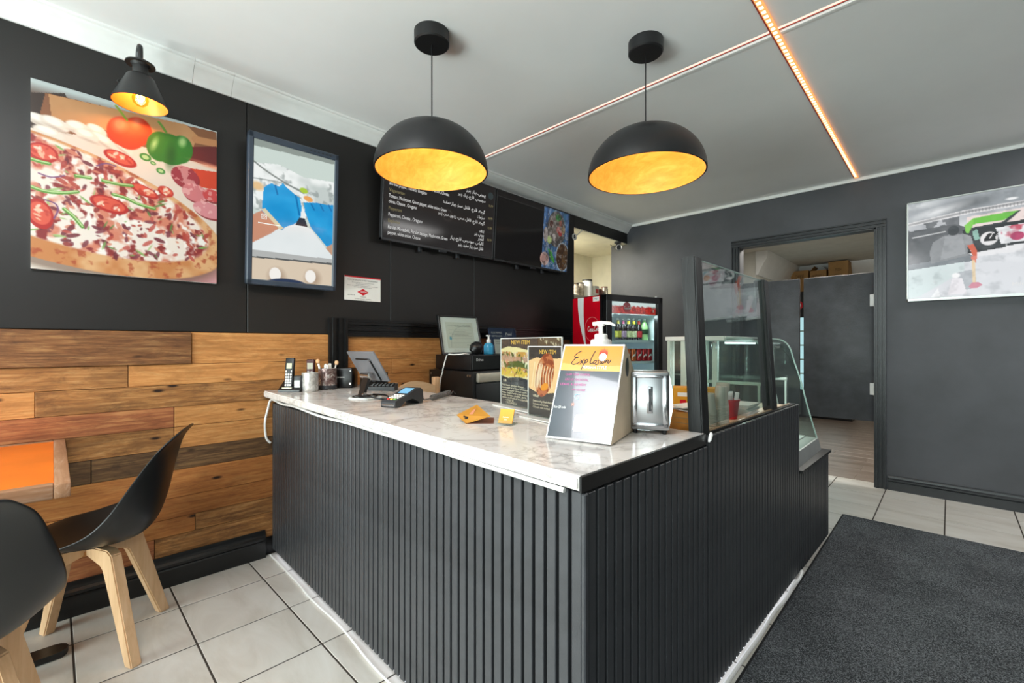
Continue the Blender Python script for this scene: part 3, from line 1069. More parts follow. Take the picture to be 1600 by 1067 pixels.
c.pol([(0, .74), (.2, .66), (.36, .58), (.5, .55), (.7, .57), (.9, .7), (1, .76), (1, .8), (0, .8)], '#e9eeee')
c.mix(c.polym([(0, .74), (.36, .58), (.7, .57), (1, .76), (1, .8), (0, .8)]) * nz * .25, '#b9c7ca')
for pts in ([(.12, .33), (.2, .29), (.3, .3), (.34, .27), (.4, .3), (.48, .33), (.55, .35), (.58, .42), (.56, .52), (.48, .56), (.38, .59), (.34, .62), (.22, .56), (.1, .5)],
            [(.6, .38), (.68, .37), (.78, .36), (.9, .36), (1, .35), (1, .66), (.92, .69), (.8, .62), (.7, .56), (.62, .45)]):
    e = c.polym(pts)
    c.mix(e, '#1893d2')
    c.mix(e * np.clip((nz - .5) * 4, 0, 1) * .5, '#41b4ec')
for a, b in (((.5, .34), (.55, .48)), ((.7, .38), (.74, .42)), ((.82, .37), (.86, .41)), ((.25, .3), (.28, .36)), ((.93, .36), (.97, .4))):
    c.line([a, b], .012, '#0e6fae')
c.pol([(.5, .56), (.55, .5), (.62, .5), (.66, .56)], '#2c3440')
c.pol([(.09, .49), (.14, .48), (.36, .6), (.32, .62)], '#d9cfae')
c.pol([(0, .79), (1, .785), (1, .83), (0, .845)], '#b3b5b3')
c.pol([(0, .835), (1, .815), (1, .83), (0, .848)], '#5d5f5e')
c.pol([(0, .845), (1, .83), (1, 1), (0, 1)], '#d9c8b2')
c.ell((.29, .97), .055, .06, '#b09a84', 0, .05)
c.ell((.74, .955), .055, .06, '#b09a84', 0, .05)
c.ell((.27, .95), .04, .05, '#f4f0ea')
c.ell((.71, .94), .04, .05, '#f4f0ea')
c.ell((.42, 1.03), .16, .055, '#2f3c57')
c.build('screen', K['screen'], mo, (0.0005, -MW / 2 + 0.026, MH / 2 - 0.034), Yv, Zv, 0.78)
m = MB()
w = MW - 0.048
for pts in ([(-.012, .012), (.012, .012), (.012, -.012), (-.012, -.012), (-.012, .012)],):
    m.ribbon([(0.0012, -MW / 2 + 0.026 + .13 * w + a, MH / 2 - 0.034 - .54 * .738 + b) for a, b in pts], .0035, Xv)
m.ribbon([(0.0012, -MW / 2 + 0.026 + .13 * w + .006 * math.cos(t), MH / 2 - 0.034 - .54 * .738 + .006 * math.sin(t)) for t in np.linspace(0, 6.3, 17)], .0025, Xv)
m.box(0.0008, -MW / 2 + 0.026 + .06 * w, MH / 2 - .034 - .592 * .738, 0.0012, -MW / 2 + .026 + .32 * w, MH / 2 - .034 - .586 * .738)
m.build('caption_mark', K['white_print'], mo, smooth=False)

# Persian lettering: joined letter forms, right to left
import unicodedata
LETTERS = {'ا': 'ALEF', 'ب': 'BEH', 'پ': 'PEH', 'ت': 'TEH', 'ج': 'JEEM', 'خ': 'KHAH', 'ر': 'REH', 'ز': 'ZAIN', 'س': 'SEEN', 'ف': 'FEH', 'ق': 'QAF', 'گ': 'GAF', 'ک': 'KEHEH', 'ل': 'LAM', 'م': 'MEEM', 'ن': 'NOON', 'و': 'WAW', 'ه': 'HEH', 'ی': 'FARSI YEH', 'د': 'DAL', 'ح': 'HAH', 'چ': 'TCHEH'}
ENDS = 'ارزود'


def persian(s):
    out = []
    for i, ch in enumerate(s):
        if ch not in LETTERS:
            out.append(ch)
            continue
        before = i > 0 and s[i - 1] in LETTERS and s[i - 1] not in ENDS
        after = i + 1 < len(s) and s[i + 1] in LETTERS and ch not in ENDS
        form = 'MEDIAL' if before and after else 'FINAL' if before else 'INITIAL' if after else 'ISOLATED'
        out.append(unicodedata.lookup('ARABIC LETTER ' + LETTERS[ch] + ' ' + form + ' FORM'))
    return ''.join(out[::-1])


PERSIAN_LINES = [('پپرونی، پیاز، پنیر', .16, .2), ('سوسیس، قارچ، پیاز، پنیر', .24, .28), ('گوجه، قارچ، فلفل سبز، پیاز سفید', .40, .42), ('سبزیجات', .48, .08), ('گوجه، قارچ، فلفل، سس، زیتون سبز، پنیر', .56, .46),
                 ('پپرونی', .66, .05), ('پپرونی، پنیر', .725, .10), ('انفجار', .785, .06), ('کالباس، سوسیس، قارچ، پیاز', .85, .34), ('فلفل سبز، پیاز سفید، پنیر', .92, .26)]

# menu screens -----------------------------------------------------------
def wall_tv(name, label, y0, y1, z0, z1, x, tilt, group):
    t = thing(name, label, 'television', (x, (y0 + y1) / 2, z0), group=group)
    t.rotation_euler = (0, R(tilt), 0)
    w, h = y1 - y0, z1 - z0
    m = MB()
    b = 0.011
    for q in ((-w / 2, 0, -w / 2 + b, h), (w / 2 - b, 0, w / 2, h), (-w / 2, 0, w / 2, b * 1.6), (-w / 2, h - b, w / 2, h)):
        m.box(-0.03, q[0], q[1], 0.003, q[2], q[3], 0.002, 1)
    m.build('bezel', K['bezel_tv'], t)
    bx('housing', K['plastic_black'], t, -0.05, -w / 2 + 0.01, 0.01, -0.002, w / 2 - 0.01, h - 0.01, 0.006)
    bx('logo_badge', K['plastic_dark'], t, -0.012, -0.035, -0.012, 0.003, 0.035, 0.001, 0.003, 1)
    for s in (-0.17, 0.17):
        m = MB()
        m.box(-0.055, s - 0.012, -0.03, -0.035, s + 0.012, h * 0.7, 0.002, 1)
        m.cyl((-0.036, s, -0.022), (-0.028, s, -0.022), 0.009, n=10)
        m.build('mount_arm', K['plastic_dark'], t)
    return t, w, h, b


K['bezel_tv'] = mat('tv_bezel', '#3a3a3c', 0.3, 0.4)
tv1, w1, h1, b1 = wall_tv('menu_screen', 'dark menu screen with white pizza list in English and Persian', 1.50, 2.502, 1.862, 2.44, -2.662, 4, None)
c = Canvas(w1 - 2 * b1, h1 - 2.6 * b1, 120, 70, '#1d1a19')
c.ell((.53, .55), .085, .085, '#2a2624', 0, .01)
c.ell((.53, .55), .06, .06, '#1d1a19', 0, .01)
c.build('screen', K['screen_dim'], tv1, (0.0005, -w1 / 2 + b1, h1 - b1), Yv, Zv)
sw, sh, so = w1 - 2 * b1, h1 - 2.6 * b1, Vector((0.0008, -w1 / 2 + b1, h1 - b1))
K['menu_white'] = emit_mat('menu_white_text', '#d6d6d4', 0.75)
K['menu_gold'] = emit_mat('menu_gold_text', '#8f8662', 0.6)
L = []
for s, v, mw in (('Pepperoni, Bacon, Onions, Bell pepper, Cheese', .12, .5), ('Pepperoni, Olives, Mushroom, Cheese', .20, .44), ('Special Sausage, Mushroom, Onions, Green, Cheese', .30, .5), ('and Bell pepper, Tomato, Oregano', .365, .3),
                 ('Tomato, Mushroom, Green pepper, white onion, Green', .515, .48), ('olives, Cheese , Oregano', .58, .22), ('Pepperoni, Cheese , Oregano', .735, .27),
                 ('Persian Mortadella, Persian sausage, Mushroom, Green', .885, .5), ('pepper, white onion, Cheese', .95, .26)):
    L.append((s, .035, v, .062, 'LEFT', mw))
for s, v, mw in PERSIAN_LINES:
    s = persian(s)
    L.append((s, .90, v, .062, 'RIGHT', mw))
lettering('menu_text', K['menu_white'], tv1, so, Yv, Zv, sw, sh, L)
L = [('Special', .035, .235, .06, 'LEFT', .08), ('Vegetarian', .035, .445, .06, 'LEFT', .12), ('Pepperoni', .035, .66, .06, 'LEFT', .10), ('Explosion', .035, .81, .06, 'LEFT', .09)]
for v, s in ((.28, '16.99'), (.46, '16.99'), (.60, '15.99'), (.77, '16.99')):
    L.append((s, .985, v, .05, 'RIGHT', .045))
lettering('heading_text', K['menu_gold'], tv1, so, Yv, Zv, sw, sh, L)
MB().lathe([(0, 0), (0.028, 0)], 24, (0.0012, so.y + .955 * sw, so.z - .12 * sh), 'x').build('badge', mat('badge_teal', '#4d5b60', 0.5), tv1)

tv2, w2, h2, b2 = wall_tv('menu_screen', 'dark menu screen with food photo on blue boards at one end', 2.512, 3.49, 1.862, 2.44, -2.662, 4, None)
c = Canvas(w2 - 2 * b2, h2 - 2.6 * b2, 210, 120, '#161413')
x0 = .61
c.pol([(0, .0), (x0, .0), (x0, .07), (0, .07)], '#1f1c1b')
c.pol([(0, .075), (x0, .075), (x0, .083), (0, .083)], '#3c3a39')
st = c.X / c.asp > x0
rng = np.random.RandomState(3)
bl = np.array([hx(k) for k in ('#3f6fae', '#2f558c', '#5b86be', '#35649f', '#2a6f9c')])
col = bl[((c.X / c.asp - x0) / .033).astype(int) % 5]
c.C = np.where(st[..., None], col * (0.75 + .35 * c.noise(4, 3))[..., None], c.C)
def cu(x, y): return (x0 + (1 - x0) * x, y)
for p, rx, ry, k in ((cu(.5, .32), .24, .30, '#4d4844'), (cu(.45, .3), .17, .22, '#6d6259'), (cu(.3, .25), .06, .07, '#8b8078'), (cu(.3, .25), .048, .055, '#5c2a22'), (cu(.55, .12), .07, .06, '#2f7a35'),
                     (cu(.58, .32), .05, .06, '#b53a33'), (cu(.66, .37), .05, .05, '#a8322c'), (cu(.78, .3), .05, .07, '#8a7048'), (cu(.66, .2), .05, .05, '#96503f'), (cu(.25, .52), .06, .07, '#a9c565'),
                     (cu(.1, .45), .06, .12, '#9a8c86'), (cu(.42, .46), .05, .06, '#a79c94'), (cu(.1, .85), .11, .11, '#c49a8f'), (cu(.1, .85), .08, .08, '#b07f74'), (cu(.8, .76), .19, .25, '#8fb0cc'), (cu(.8, .76), .17, .23, '#4a2f1b')):
    c.ell(p, rx, ry, k)
e = c.ellm(cu(.8, .76), .17, .23)
c.mix(e * np.clip((c.noise(16, 8) - .5) * 6, 0, 1), '#6a4723')
c.pol([cu(.2, .66), cu(.35, .7), cu(.5, .86), cu(.46, .9), cu(.3, .82)], '#2f9c2f')
e = st * np.clip((c.noise(22, 9) - .5) * 5, 0, 1)
c.mix(e * .45, '#2c2420')
e = st * np.clip((c.noise(30, 10) - .58) * 8, 0, 1)
c.mix(e * .5, '#b9b4ae')
g_ = c.C.mean(axis=2, keepdims=True)
c.C = np.where(st[..., None], g_ + (c.C - g_) * .7, c.C)
c.build('screen', K['screen_dim'], tv2, (0.0005, -w2 / 2 + b2, h2 - b2), Yv, Zv, 0.55)

# white disc on an arm beside the menu screens
dk = thing('wall_hook', 'small round white smiling disc on thin arm beside menu screens', 'hook', (-2.70, 3.655, 2.255))
MB().lathe([(0.022, 0.0), (0.034, 0.002), (0.034, 0.010), (0.022, 0.012)], 24, (0, 0, 0), 'x').build('ring', K['plastic_white'], dk)
MB().lathe([(0, 0.004), (0.022, 0.004), (0.022, -0.004), (0, -0.004)], 20, (0, 0, 0), 'x').build('face', K['black_print'], dk)
m = MB()
for s in (-1, 1): m.lathe([(0, 0), (0.0045, 0)], 10, (0.0052, s * 0.009, 0.006), 'x')
m.ribbon([(0.0052, 0.013 * math.sin(t), -0.002 - 0.011 * math.cos(t)) for t in np.linspace(-1.2, 1.2, 9)], 0.004, Xv)
m.build('smile_mark', K['plastic_white'], dk)
MB().tube([(0, 0.028, 0.012), (-0.012, 0.10, 0.055), (-0.03, 0.19, 0.11)], 0.005, 8).build('arm', K['plastic_white'], dk)

# pest management certificate ------------------------------------------------
ct = thing('certificate', 'white pest management certificate sheet with red diamond on black wall', 'certificate', (XL, 1.4085, 1.535))
bx('sheet', K['paper'], ct, 0.0, -0.1245, -0.077, 0.004, 0.1245, 0.077)
bx('red_band', K['red'], ct, 0.004, -0.1245, 0.069, 0.0046, 0.1245, 0.077)
m = MB()
m.poly([(0.0046, -0.04, -0.022), (0.0046, 0, -0.044), (0.0046, 0.04, -0.022), (0.0046, 0, 0.0)])
m.build('red_diamond', K['red'], ct, smooth=False)
O = Vector((0.004, -0.1245, 0.077))
lettering('certificate_text', K['black_print'], ct, O, Yv, Zv, .249, .154, [('2024 CERTIFICATE OF PEST MANAGEMENT', .5, .18, .085, 'CENTER', .84), ('This is to certify that the above premises are protected', .5, .27, .05, 'CENTER', .62),
          ('by a pest management program', .5, .33, .05, 'CENTER', .4), ('Service is provided on a regular basis by trained technicians', .5, .40, .05, 'CENTER', .84), ('following written inspection reports', .5, .46, .05, 'CENTER', .5),
          ('CANADA', .5, .86, .06, 'CENTER', .17), ('EXPERTS IN PEST CONTROL', .5, .95, .05, 'CENTER', .46), ('signature', .17, .80, .07, 'CENTER', .2)])
lettering('diamond_text', K['white_print'], ct, O + Vector((.0008, 0, 0)), Yv, Zv, .249, .154, [('ORKIN', .5, .67, .10, 'CENTER', .19)])

# gooseneck wall lamp --------------------------------------------------------
sl = thing('wall_lamp', 'black gooseneck barn lamp with glowing bulb above pizza picture', 'lamp', (-2.545, 0.27, 2.225))
MB().lathe([(0.0, 0.012), (0.055, 0.012), (0.055, 0), (0, 0)], 24, (XL + 2.545 + 0.0, 0.0, 0.15), 'x').build('wall_plate', K['sconce_black'], sl)
outp = [(0.100, 0.0), (0.096, 0.012), (0.088, 0.03), (0.050, 0.118), (0.044, 0.125), (0.034, 0.13)]
inn = [(0.031, 0.128), (0.041, 0.121), (0.047, 0.114), (0.085, 0.03), (0.093, 0.012), (0.097, 0.0)]
MB().lathe(outp, 36).lathe([(0.100, 0.0), (0.097, 0.0)], 36).build('shade', K['sconce_black'], sl)
MB().lathe(inn, 36).build('shade_lining', mat('copper_lining', '#b9743a', 0.45, 0.2), sl)
MB().lathe([(0.0, 0.195), (0.030, 0.193), (0.052, 0.180), (0.053, 0.174), (0.035, 0.176), (0.028, 0.168), (0.028, 0.128), (0.0, 0.126)], 32).build('collar', K['sconce_black'], sl)
MB().tube([(0, 0, 0.19), (0, 0, 0.235), (-0.012, 0, 0.262), (-0.04, 0, 0.272), (-0.068, 0, 0.26), (-0.085, 0, 0.22), (-0.10, 0, 0.17), (-0.135, 0, 0.152), (-0.175, 0, 0.15)], 0.0095, 10, 6).build('arm', K['sconce_black'], sl)
MB().tube([(-0.02, -0.05, 0.06), (-0.03, -0.068, 0.075), (-0.05, -0.072, 0.1), (-0.06, -0.05, 0.115), (-0.03, -0.04, 0.118)], 0.002, 6, 4).build('cord', K['plastic_black'], sl)
MB().cyl((0, 0, 0.128), (0, 0, 0.085), 0.016, 0.014, 16).build('socket', K['sconce_black'], sl)
MB().lathe([(0.012, 0.086), (0.016, 0.07), (0.026, 0.045), (0.030, 0.025), (0.026, 0.008), (0.013, -0.004), (0, -0.006)], 24).build('bulb', K['bulb_glass'], sl)
m = MB()
for k in range(5):
    a = 2 * PI * k / 5
    m.tube([(0.006 * math.cos(a), 0.006 * math.sin(a), 0.07), (0.014 * math.cos(a), 0.014 * math.sin(a), 0.03), (0.005 * math.cos(a + .5), 0.005 * math.sin(a + .5), 0.012)], 0.0016, 5)
m.build('filament', K['bulb'], sl)
point('wall_lamp_light', (-2.545, 0.27, 2.262), 2, (1.0, 0.68, 0.36), 0.02)

# ================================================================== PENDANTS AND CEILING LIGHT STRIPS
def pendant(label, x, y, zrim, diam):
    p = thing('pendant_lamp', label, 'lamp', (x, y, zrim), group='dome pendants over the counter')
    r, h = diam / 2, 0.215
    o_, i_ = [], []
    for k in range(17):
        a = PI / 2 * k / 16
        o_.append((r * math.cos(a) ** 0.92 if k < 16 else 0, h * math.sin(a) ** 1.0))
    for k in range(17):
        a = PI / 2 * k / 16
        i_.append(((r - 0.007) * math.cos(a) ** 0.92 if k < 16 else 0, 0.0 + (h - 0.008) * math.sin(a)))
    m = MB()
    m.lathe(o_, 56)
    m.lathe([(r, 0), (r - 0.007, 0)], 56)
    m.build('shade', K['shade_black'], p, ang=60)
    MB().lathe(i_, 56).build('shade_lining', K['lamp_lining'], p, ang=60)
    MB().lathe([(0, 0.150), (0.072, 0.150), (0.085, 0.158), (0.085, 0.175)], 36).build('lamp_disc', K['led'], p)
    top = ZC - zrim
    MB().cyl((0, 0, h - 0.004), (0, 0, h + 0.014), 0.012, 0.008, 16).build('cord_grip', K['shade_black'], p)
    MB().cyl((0, 0, h + 0.01), (0, 0, top - 0.05), 0.0028, n=8).build('cord', K['plastic_black'], p)
    MB().lathe([(0, top - 0.056), (0.073, top - 0.056), (0.0785, top - 0.051), (0.0785, top), (0, top)], 40).build('canopy', K['shade_black'], p)
    point('pendant_light', (x, y, zrim + 0.125), 2.4, (1.0, 0.78, 0.50), 0.06)
    return p


pendant('black dome pendant with wood lining, in front of the menu screens', -1.672, 1.195, 1.950, 0.505)
pendant('black dome pendant with wood lining, between light strips and back wall', -1.012, 1.925, 1.958, 0.53)

ls = thing('light_strip', 'pale pink light strip in white channel across ceiling behind the pendants', 'light strip', (0, 0, ZC))
bx('diffuser', K['strip_pink'], ls, XL + 0.085, 2.249, 0.006, 2.19, 2.270, 0.0115)
bx('red_tape', K['strip_red'], ls, XL + 0.085, 2.272, 0.004, 2.19, 2.277, 0.0115)
bx('white_lip', K['white_trim'], ls, XL + 0.085, 2.245, 0.004, 2.19, 2.249, 0.0115)
bx('white_lip', K['white_trim'], ls, XL + 0.085, 2.282, -0.004, 2.19, 2.302, 0.0115, 0.002, 1)
ls = thing('light_strip', 'orange dotted light strip running across ceiling to the back wall', 'light strip', (0, 0, ZC))
bx('tape', K['strip_orange'], ls, -0.572, -1.2, -0.012, -0.546, 4.70, 0.0, 0.002, 1)
bx('tape_edge', K['strip_red'], ls, -0.579, -1.2, -0.008, -0.572, 4.70, 0.0)
d0 = MB().box(-0.008, -0.009, -0.0145, 0.008, 0.009, -0.0115, 0.001, 1).build('led_dot', K['strip_dot'], ls)
for k in range(1, 118):
    o = d0.copy()
    COL.objects.link(o)
    o.location = (-0.559, 0.6 + k * 0.0345, 0)
d0.location = (-0.559, 0.6, 0)

# ================================================================== SERVICE COUNTER
sc_ = thing('service_counter', 'L-shaped black slatted service counter with white marble top', 'counter', (0, 0, 0))
A, B = Vector((-2.716, 0.8715, 0)), Vector((-0.588, 0.822, 0))
S1, S2, S3 = Vector((-0.575, 0.83, 0)), Vector((-0.545, 2.632, 0)), Vector((-0.528, 3.30, 0))
m = MB()
m.prism([(A.x, A.y, 0.032), (B.x, B.y, 0.032), (-0.560, 2.632, 0.032), (-1.22, 2.632, 0.032), (-1.22, 1.44, 0.032), (A.x, 1.44, 0.032)], (0, 0, 0.815))
m.prism([(-0.588, 1.50, 0.84), (-0.560, 2.632, 0.84), (-0.585, 2.632, 0.84), (-0.613, 1.50, 0.84)], (0, 0, 0.034))
m.prism([(-0.560, 2.632, 0.02), (-0.543, 3.30, 0.02), (-1.26, 3.30, 0.02), (-1.26, 2.632, 0.02)], (0, 0, 0.508))
m.build('body', K['groove'], sc_, smooth=False)
m = MB()
m.prism([(-0.60, 2.637, 0.522), (-0.530, 2.637, 0.522), (-0.516, 3.305, 0.522), (-0.60, 3.305, 0.522)], (0, 0, 0.014))
m.build('base_top', K['black_trim'], sc_, smooth=False)


def slat_run(P, Q, n, z0, z1, w, mname='slat'):
    d = (Q - P)
    L = d.length
    rz = math.atan2(d.y, d.x)
    p = MB().box(-w / 2, -0.0125, z0, w / 2, 0.0, z1, 0.0016, 1).build(mname, K['slat'], sc_)
    for i in range(n):
        o = p if i == 0 else p.copy()
        if i: COL.objects.link(o)
        o.location = P + d * ((i + 0.5) / n)
        o.rotation_euler = (0, 0, rz)


slat_run(A, Vector((-0.573, 0.8215, 0)), 58, 0.034, 0.846, 0.0272)
slat_run(Vector((-0.585, 0.826, 0)), Vector((-0.5745, 1.488, 0)), 18, 0.026, 0.842, 0.0272)
slat_run(Vector((-0.5745, 1.492, 0)), Vector((-0.5555, 2.63, 0)), 31, 0.026, 0.873, 0.0272)
slat_run(Vector((-0.5555, 2.634, 0)), Vector((-0.541, 3.30, 0)), 18, 0.020, 0.530, 0.0272)
bx('corner_bead', K['slat'], sc_, -0.577, 0.806, 0.034, -0.566, 0.822, 0.846, 0.003, 1)
# marble top, a slab with a softened front edge, sloping slightly towards the free corner
m = MB()
b = bmesh.new()
top = [(-2.717, 0.815), (-0.577, 0.798), (-0.569, 1.472), (-2.717, 1.468)]
vt = [b.verts.new((x, y, counter_z(x))) for x, y in top]
vb = [b.verts.new((x, y, counter_z(x) - 0.034)) for x, y in top]
b.faces.new(vt)
b.faces.new(vb[::-1])
for i in range(4): b.faces.new([vt[i], vb[i], vb[(i + 1) % 4], vt[(i + 1) % 4]])
bmesh.ops.recalc_face_normals(b, faces=list(b.faces))
bmesh.ops.bevel(b, geom=[e for e in b.edges if all(abs(v.co.y - 0.80) < 0.03 for v in e.verts)], offset=0.006, segments=3, affect='EDGES')
m.join(b)
m.build('countertop', K['marble'], sc_, ang=40)
m = MB()
m.prism([(-0.5768, 0.80, 0.8495), (-0.5688, 1.472, 0.8495), (-0.5628, 1.472, 0.8495), (-0.5708, 0.80, 0.8495)], (0, 0, 0.034))
m.build('edge_band', K['black_trim'], sc_, smooth=False)
m = MB()
m.prism([(-1.20, 1.478, 0.84), (-0.604, 1.478, 0.84), (-0.588, 2.60, 0.84), (-1.20, 2.60, 0.84)], (0, 0, 0.028))
m.build('ledge', K['ledge'], sc_, smooth=False)
m = MB()
m.prism([(-0.603, 1.50, 0.868), (-0.593, 1.50, 0.868), (-0.577, 2.60, 0.868), (-0.587, 2.60, 0.868)], (0, 0, 0.009))
m.build('ledge_lip', K['ledge_edge'], sc_, smooth=False)
# lit strip under the slats, both faces
led = thing('light_strip', 'white glowing strip at floor level along the black slatted counter', 'light strip', (0, 0, 0))
m = MB()
m.prism([(-2.70, 0.880, 0.012), (-0.62, 0.831, 0.012), (-0.62, 0.836, 0.012), (-2.70, 0.885, 0.012)], (0, 0, 0.014))
m.build('front_strip', K['strip_white'], led, smooth=False)
m = MB()
m.prism([(-0.582, 0.86, 0.008), (-0.556, 2.60, 0.008), (-0.561, 2.60, 0.008), (-0.587, 0.86, 0.008)], (0, 0, 0.014))
m.build('side_strip', K['strip_white'], led, smooth=False)
# cables around the counter
cb = [(-0.62, 0.812), (-0.9, 0.814), (-1.3, 0.822), (-1.7, 0.828), (-2.0, 0.834), (-2.3, 0.84), (-2.5, 0.846), (-2.68, 0.852)]
pts = []
for (x, y), dz in zip(cb, (-.042, -.041, -.041, -.042, -.050, -.044, -.052, -.048)):
    pts.append((x, y - 0.008, counter_z(x) + dz))
pts += [(-2.700, 0.832, 0.815), (-2.702, 0.818, 0.74), (-2.70, 0.824, 0.66), (-2.698, 0.845, 0.628)]
tag(MB().tube(pts, 0.006, 8, 8).build('cable', K['plastic_white'], None), 'white cable drooping under the front edge of the marble top', 'cable')
tag(MB().tube([(-2.70, 0.845, 0.006), (-2.3, 0.838, 0.006), (-2.1, 0.828, 0.006), (-1.8, 0.832, 0.006), (-1.5, 0.812, 0.006), (-1.2, 0.812, 0.006), (-0.9, 0.80, 0.006), (-0.60, 0.792, 0.006)], 0.0038, 8, 6).build('cable', K['plastic_white'], None),
    'white cable on the tiles along the front of the counter', 'cable')
tag(MB().tube([(-0.556, 0.90, 0.008), (-0.552, 1.4, 0.008), (-0.55, 1.75, 0.008), (-0.545, 2.0, 0.008), (-0.549, 2.2, 0.008), (-0.538, 2.35, 0.009), (-0.541, 2.50, 0.012), (-0.532, 2.57, 0.02), (-0.532, 2.63, 0.036)], 0.008, 8, 8).build('cable', K['plastic_white'], None),
    'thick white cable on the floor between the counter and dark mat', 'cable')
tag(MB().tube([(-0.555, 1.474, 0.858), (-0.553, 1.478, 0.866), (-0.553, 1.487, 0.880), (-0.555, 1.494, 0.885)], [0.003, 0.006, 0.006, 0.004], 10).build('cable_clip', K['plastic_white'], None), 'small white clip at the end of the marble top by the post', 'clip')

# glass guard with two leaning posts ------------------------------------
gd = thing('sneeze_guard', 'clear glass guard between two leaning dark wooden posts', 'guard', (0, 0, 0))
def post(x0, y0, x1, y1, z0, z1, lean, ly=0.0):
    m = MB()
    b = bmesh.new()
    lo = [(x0, y0), (x1, y0), (x1, y1), (x0, y1)]
    a = [b.verts.new((x, y, z0)) for x, y in lo]
    t = [b.verts.new((x + lean, y + ly, z1)) for x, y in lo]
    b.faces.new(a[::-1])
    b.faces.new(t)
    for i in range(4): b.faces.new([a[i], a[(i + 1) % 4], t[(i + 1) % 4], t[i]])
    bmesh.ops.bevel(b, geom=list(b.edges), offset=0.004, segments=2, affect='EDGES')
    m.join(b)
    return m.build('post', K['post'], gd, ang=40)
post(-0.622, 1.476, -0.575, 1.538, 0.868, 1.465, -0.026)
post(-0.622, 2.30, -0.575, 2.362, 0.868, 1.475, -0.04)
m = MB()
m.prism([(-0.600, 1.538, 0.895), (-0.597, 2.30, 0.895), (-0.635, 2.30, 1.470), (-0.624, 1.538, 1.462)], (0.006, 0, 0))
m.build('glass_pane', K['glass'], gd, smooth=False)
m = MB()
m.tube([(-0.621, 1.538, 1.4635), (-0.632, 2.30, 1.4715)], 0.0028, 6)
m.build('pane_edge', K['glass_edge'], gd)

# ================================================================== ON THE COUNTER
def cz(x): return counter_z(x)


# cordless phone in its answering base
ph = thing('cordless_phone', 'black cordless phone standing in answering machine base by wooden wall', 'telephone', (-2.592, 0.905, cz(-2.592)), R(40))
m = MB()
m.prism([(-0.035, -0.045, 0), (0.03, -0.045, 0), (0.03, -0.045, 0.012), (-0.02, -0.045, 0.045), (-0.035, -0.045, 0.055)], (0, 0.115, 0))
m.build('base', K['plastic_black'], ph)
ph.rotation_euler = (0, 0, R(-45))
bx('answer_unit', K['plastic_black'], ph, -0.030, 0.028, 0.006, 0.010, 0.072, 0.088, 0.006)
h = bx('handset', K['plastic_black'], ph, -0.012, -0.026, 0.012, 0.012, 0.022, 0.186, 0.007)
h.rotation_euler = (0, R(-8), 0)
bx('display', mat('lcd_green', '#b9bf9e', 0.3), h, 0.012, -0.016, 0.125, 0.0132, 0.012, 0.155, 0.0005, 1)
m = MB()
for r_ in range(5):
    for q in range(3):
        m.box(0.0115, -0.019 + q * 0.0125, 0.030 + r_ * 0.0145, 0.0145, -0.010 + q * 0.0125, 0.040 + r_ * 0.0145, 0.002, 1)
for s in (-0.019, 0.009):
    m.box(0.0115, s, 0.104, 0.0145, s + 0.006, 0.116, 0.002, 1)
m.build('keys', K['plastic_white'], h)
bx('collar', mat('phone_silver', '#a5a391', 0.35, 0.4), ph, 0.0, -0.03, 0.010, 0.022, 0.026, 0.026, 0.004)
m = MB()
m.box(0.0095, 0.034, 0.018, 0.0125, 0.066, 0.062, 0.001, 1)
m.build('answer_panel', mat('phone_silver2', '#8e8f8c', 0.35, 0.4), ph)
m = MB()
for q in range(3):
    m.box(0.012, 0.037 + q * 0.010, 0.034, 0.0145, 0.044 + q * 0.010, 0.041)
m.build('answer_keys', K['plastic_white'], ph, smooth=False)

# candle jar and tool jar
def jar_thing(name, label, cat, x, y, r, hgt, m_, group=None):
    t = thing(name, label, cat, (x, y, cz(x)), group=group)
    MB().lathe([(0, 0), (r * 0.94, 0), (r, 0.006), (r * 1.02, hgt * 0.5), (r, hgt), (r - 0.004, hgt), (r * 0.96 - 0.004, 0.014), (0, 0.012)], 32).build('vessel', m_, t)
    return t
def mercury(name, a, b_, s):
    m, nt, b = new_mat(name)
    mp = coords(nt)
    n = noise(nt, mp, s, 6, 0.7, 1.0)
    r = ramp(nt, n.outputs['Fac'], [(0.35, a), (0.52, b_), (0.65, '#f2f0ec')])
    nt.links.new(r.outputs['Color'], b.inputs['Base Color'])
    b.inputs['Metallic'].default_value = 0.45
    b.inputs['Roughness'].default_value = 0.28
    return m
j = jar_thing('candle_jar', 'silvery mercury-glass candle jar beside the cordless phone', 'jar', -2.545, 1.00, 0.043, 0.102, mercury('mercury_silver', '#9c9a94', '#c9c8c4', 26))
MB().lathe([(0, 0.088), (0.038, 0.088)], 24).build('wax', K['paper'], j)
j = jar_thing('tool_jar', 'mottled dark red glass jar holding small tools beside candle jar', 'jar', -2.583, 1.115, 0.050, 0.120, mercury('mottled_red', '#4b2527', '#8f7d78', 34))
MB().lathe([(0.0455, 0.002), (0.0515, 0.002), (0.0525, 0.022), (0.0505, 0.024)], 32).build('dark_band', K['plastic_dark'], j)
s_ = thing('honey_dipper', 'wooden honey dipper leaning out of mottled red jar', 'dipper', (-2.585, 1.135, cz(-2.58) + 0.014))
MB().cyl((0, 0, 0), (0.0, 0.03, 0.125), 0.004, n=10).build('handle', K['paper'], s_)
MB().lathe([(0, -0.014), (0.009, -0.012), (0.012, 0), (0.009, 0.01), (0, 0.013)], 16, (0, 0.034, 0.138)).build('head', K['beech'], s_)
s_ = thing('small_spoon', 'pale spoon with peach knob standing in mottled red jar', 'spoon', (-2.59, 1.095, cz(-2.58) + 0.014))
MB().tube([(0, 0, 0), (0.0, -0.02, 0.09), (0, -0.03, 0.135)], 0.006, 8).build('handle', K['paper'], s_)
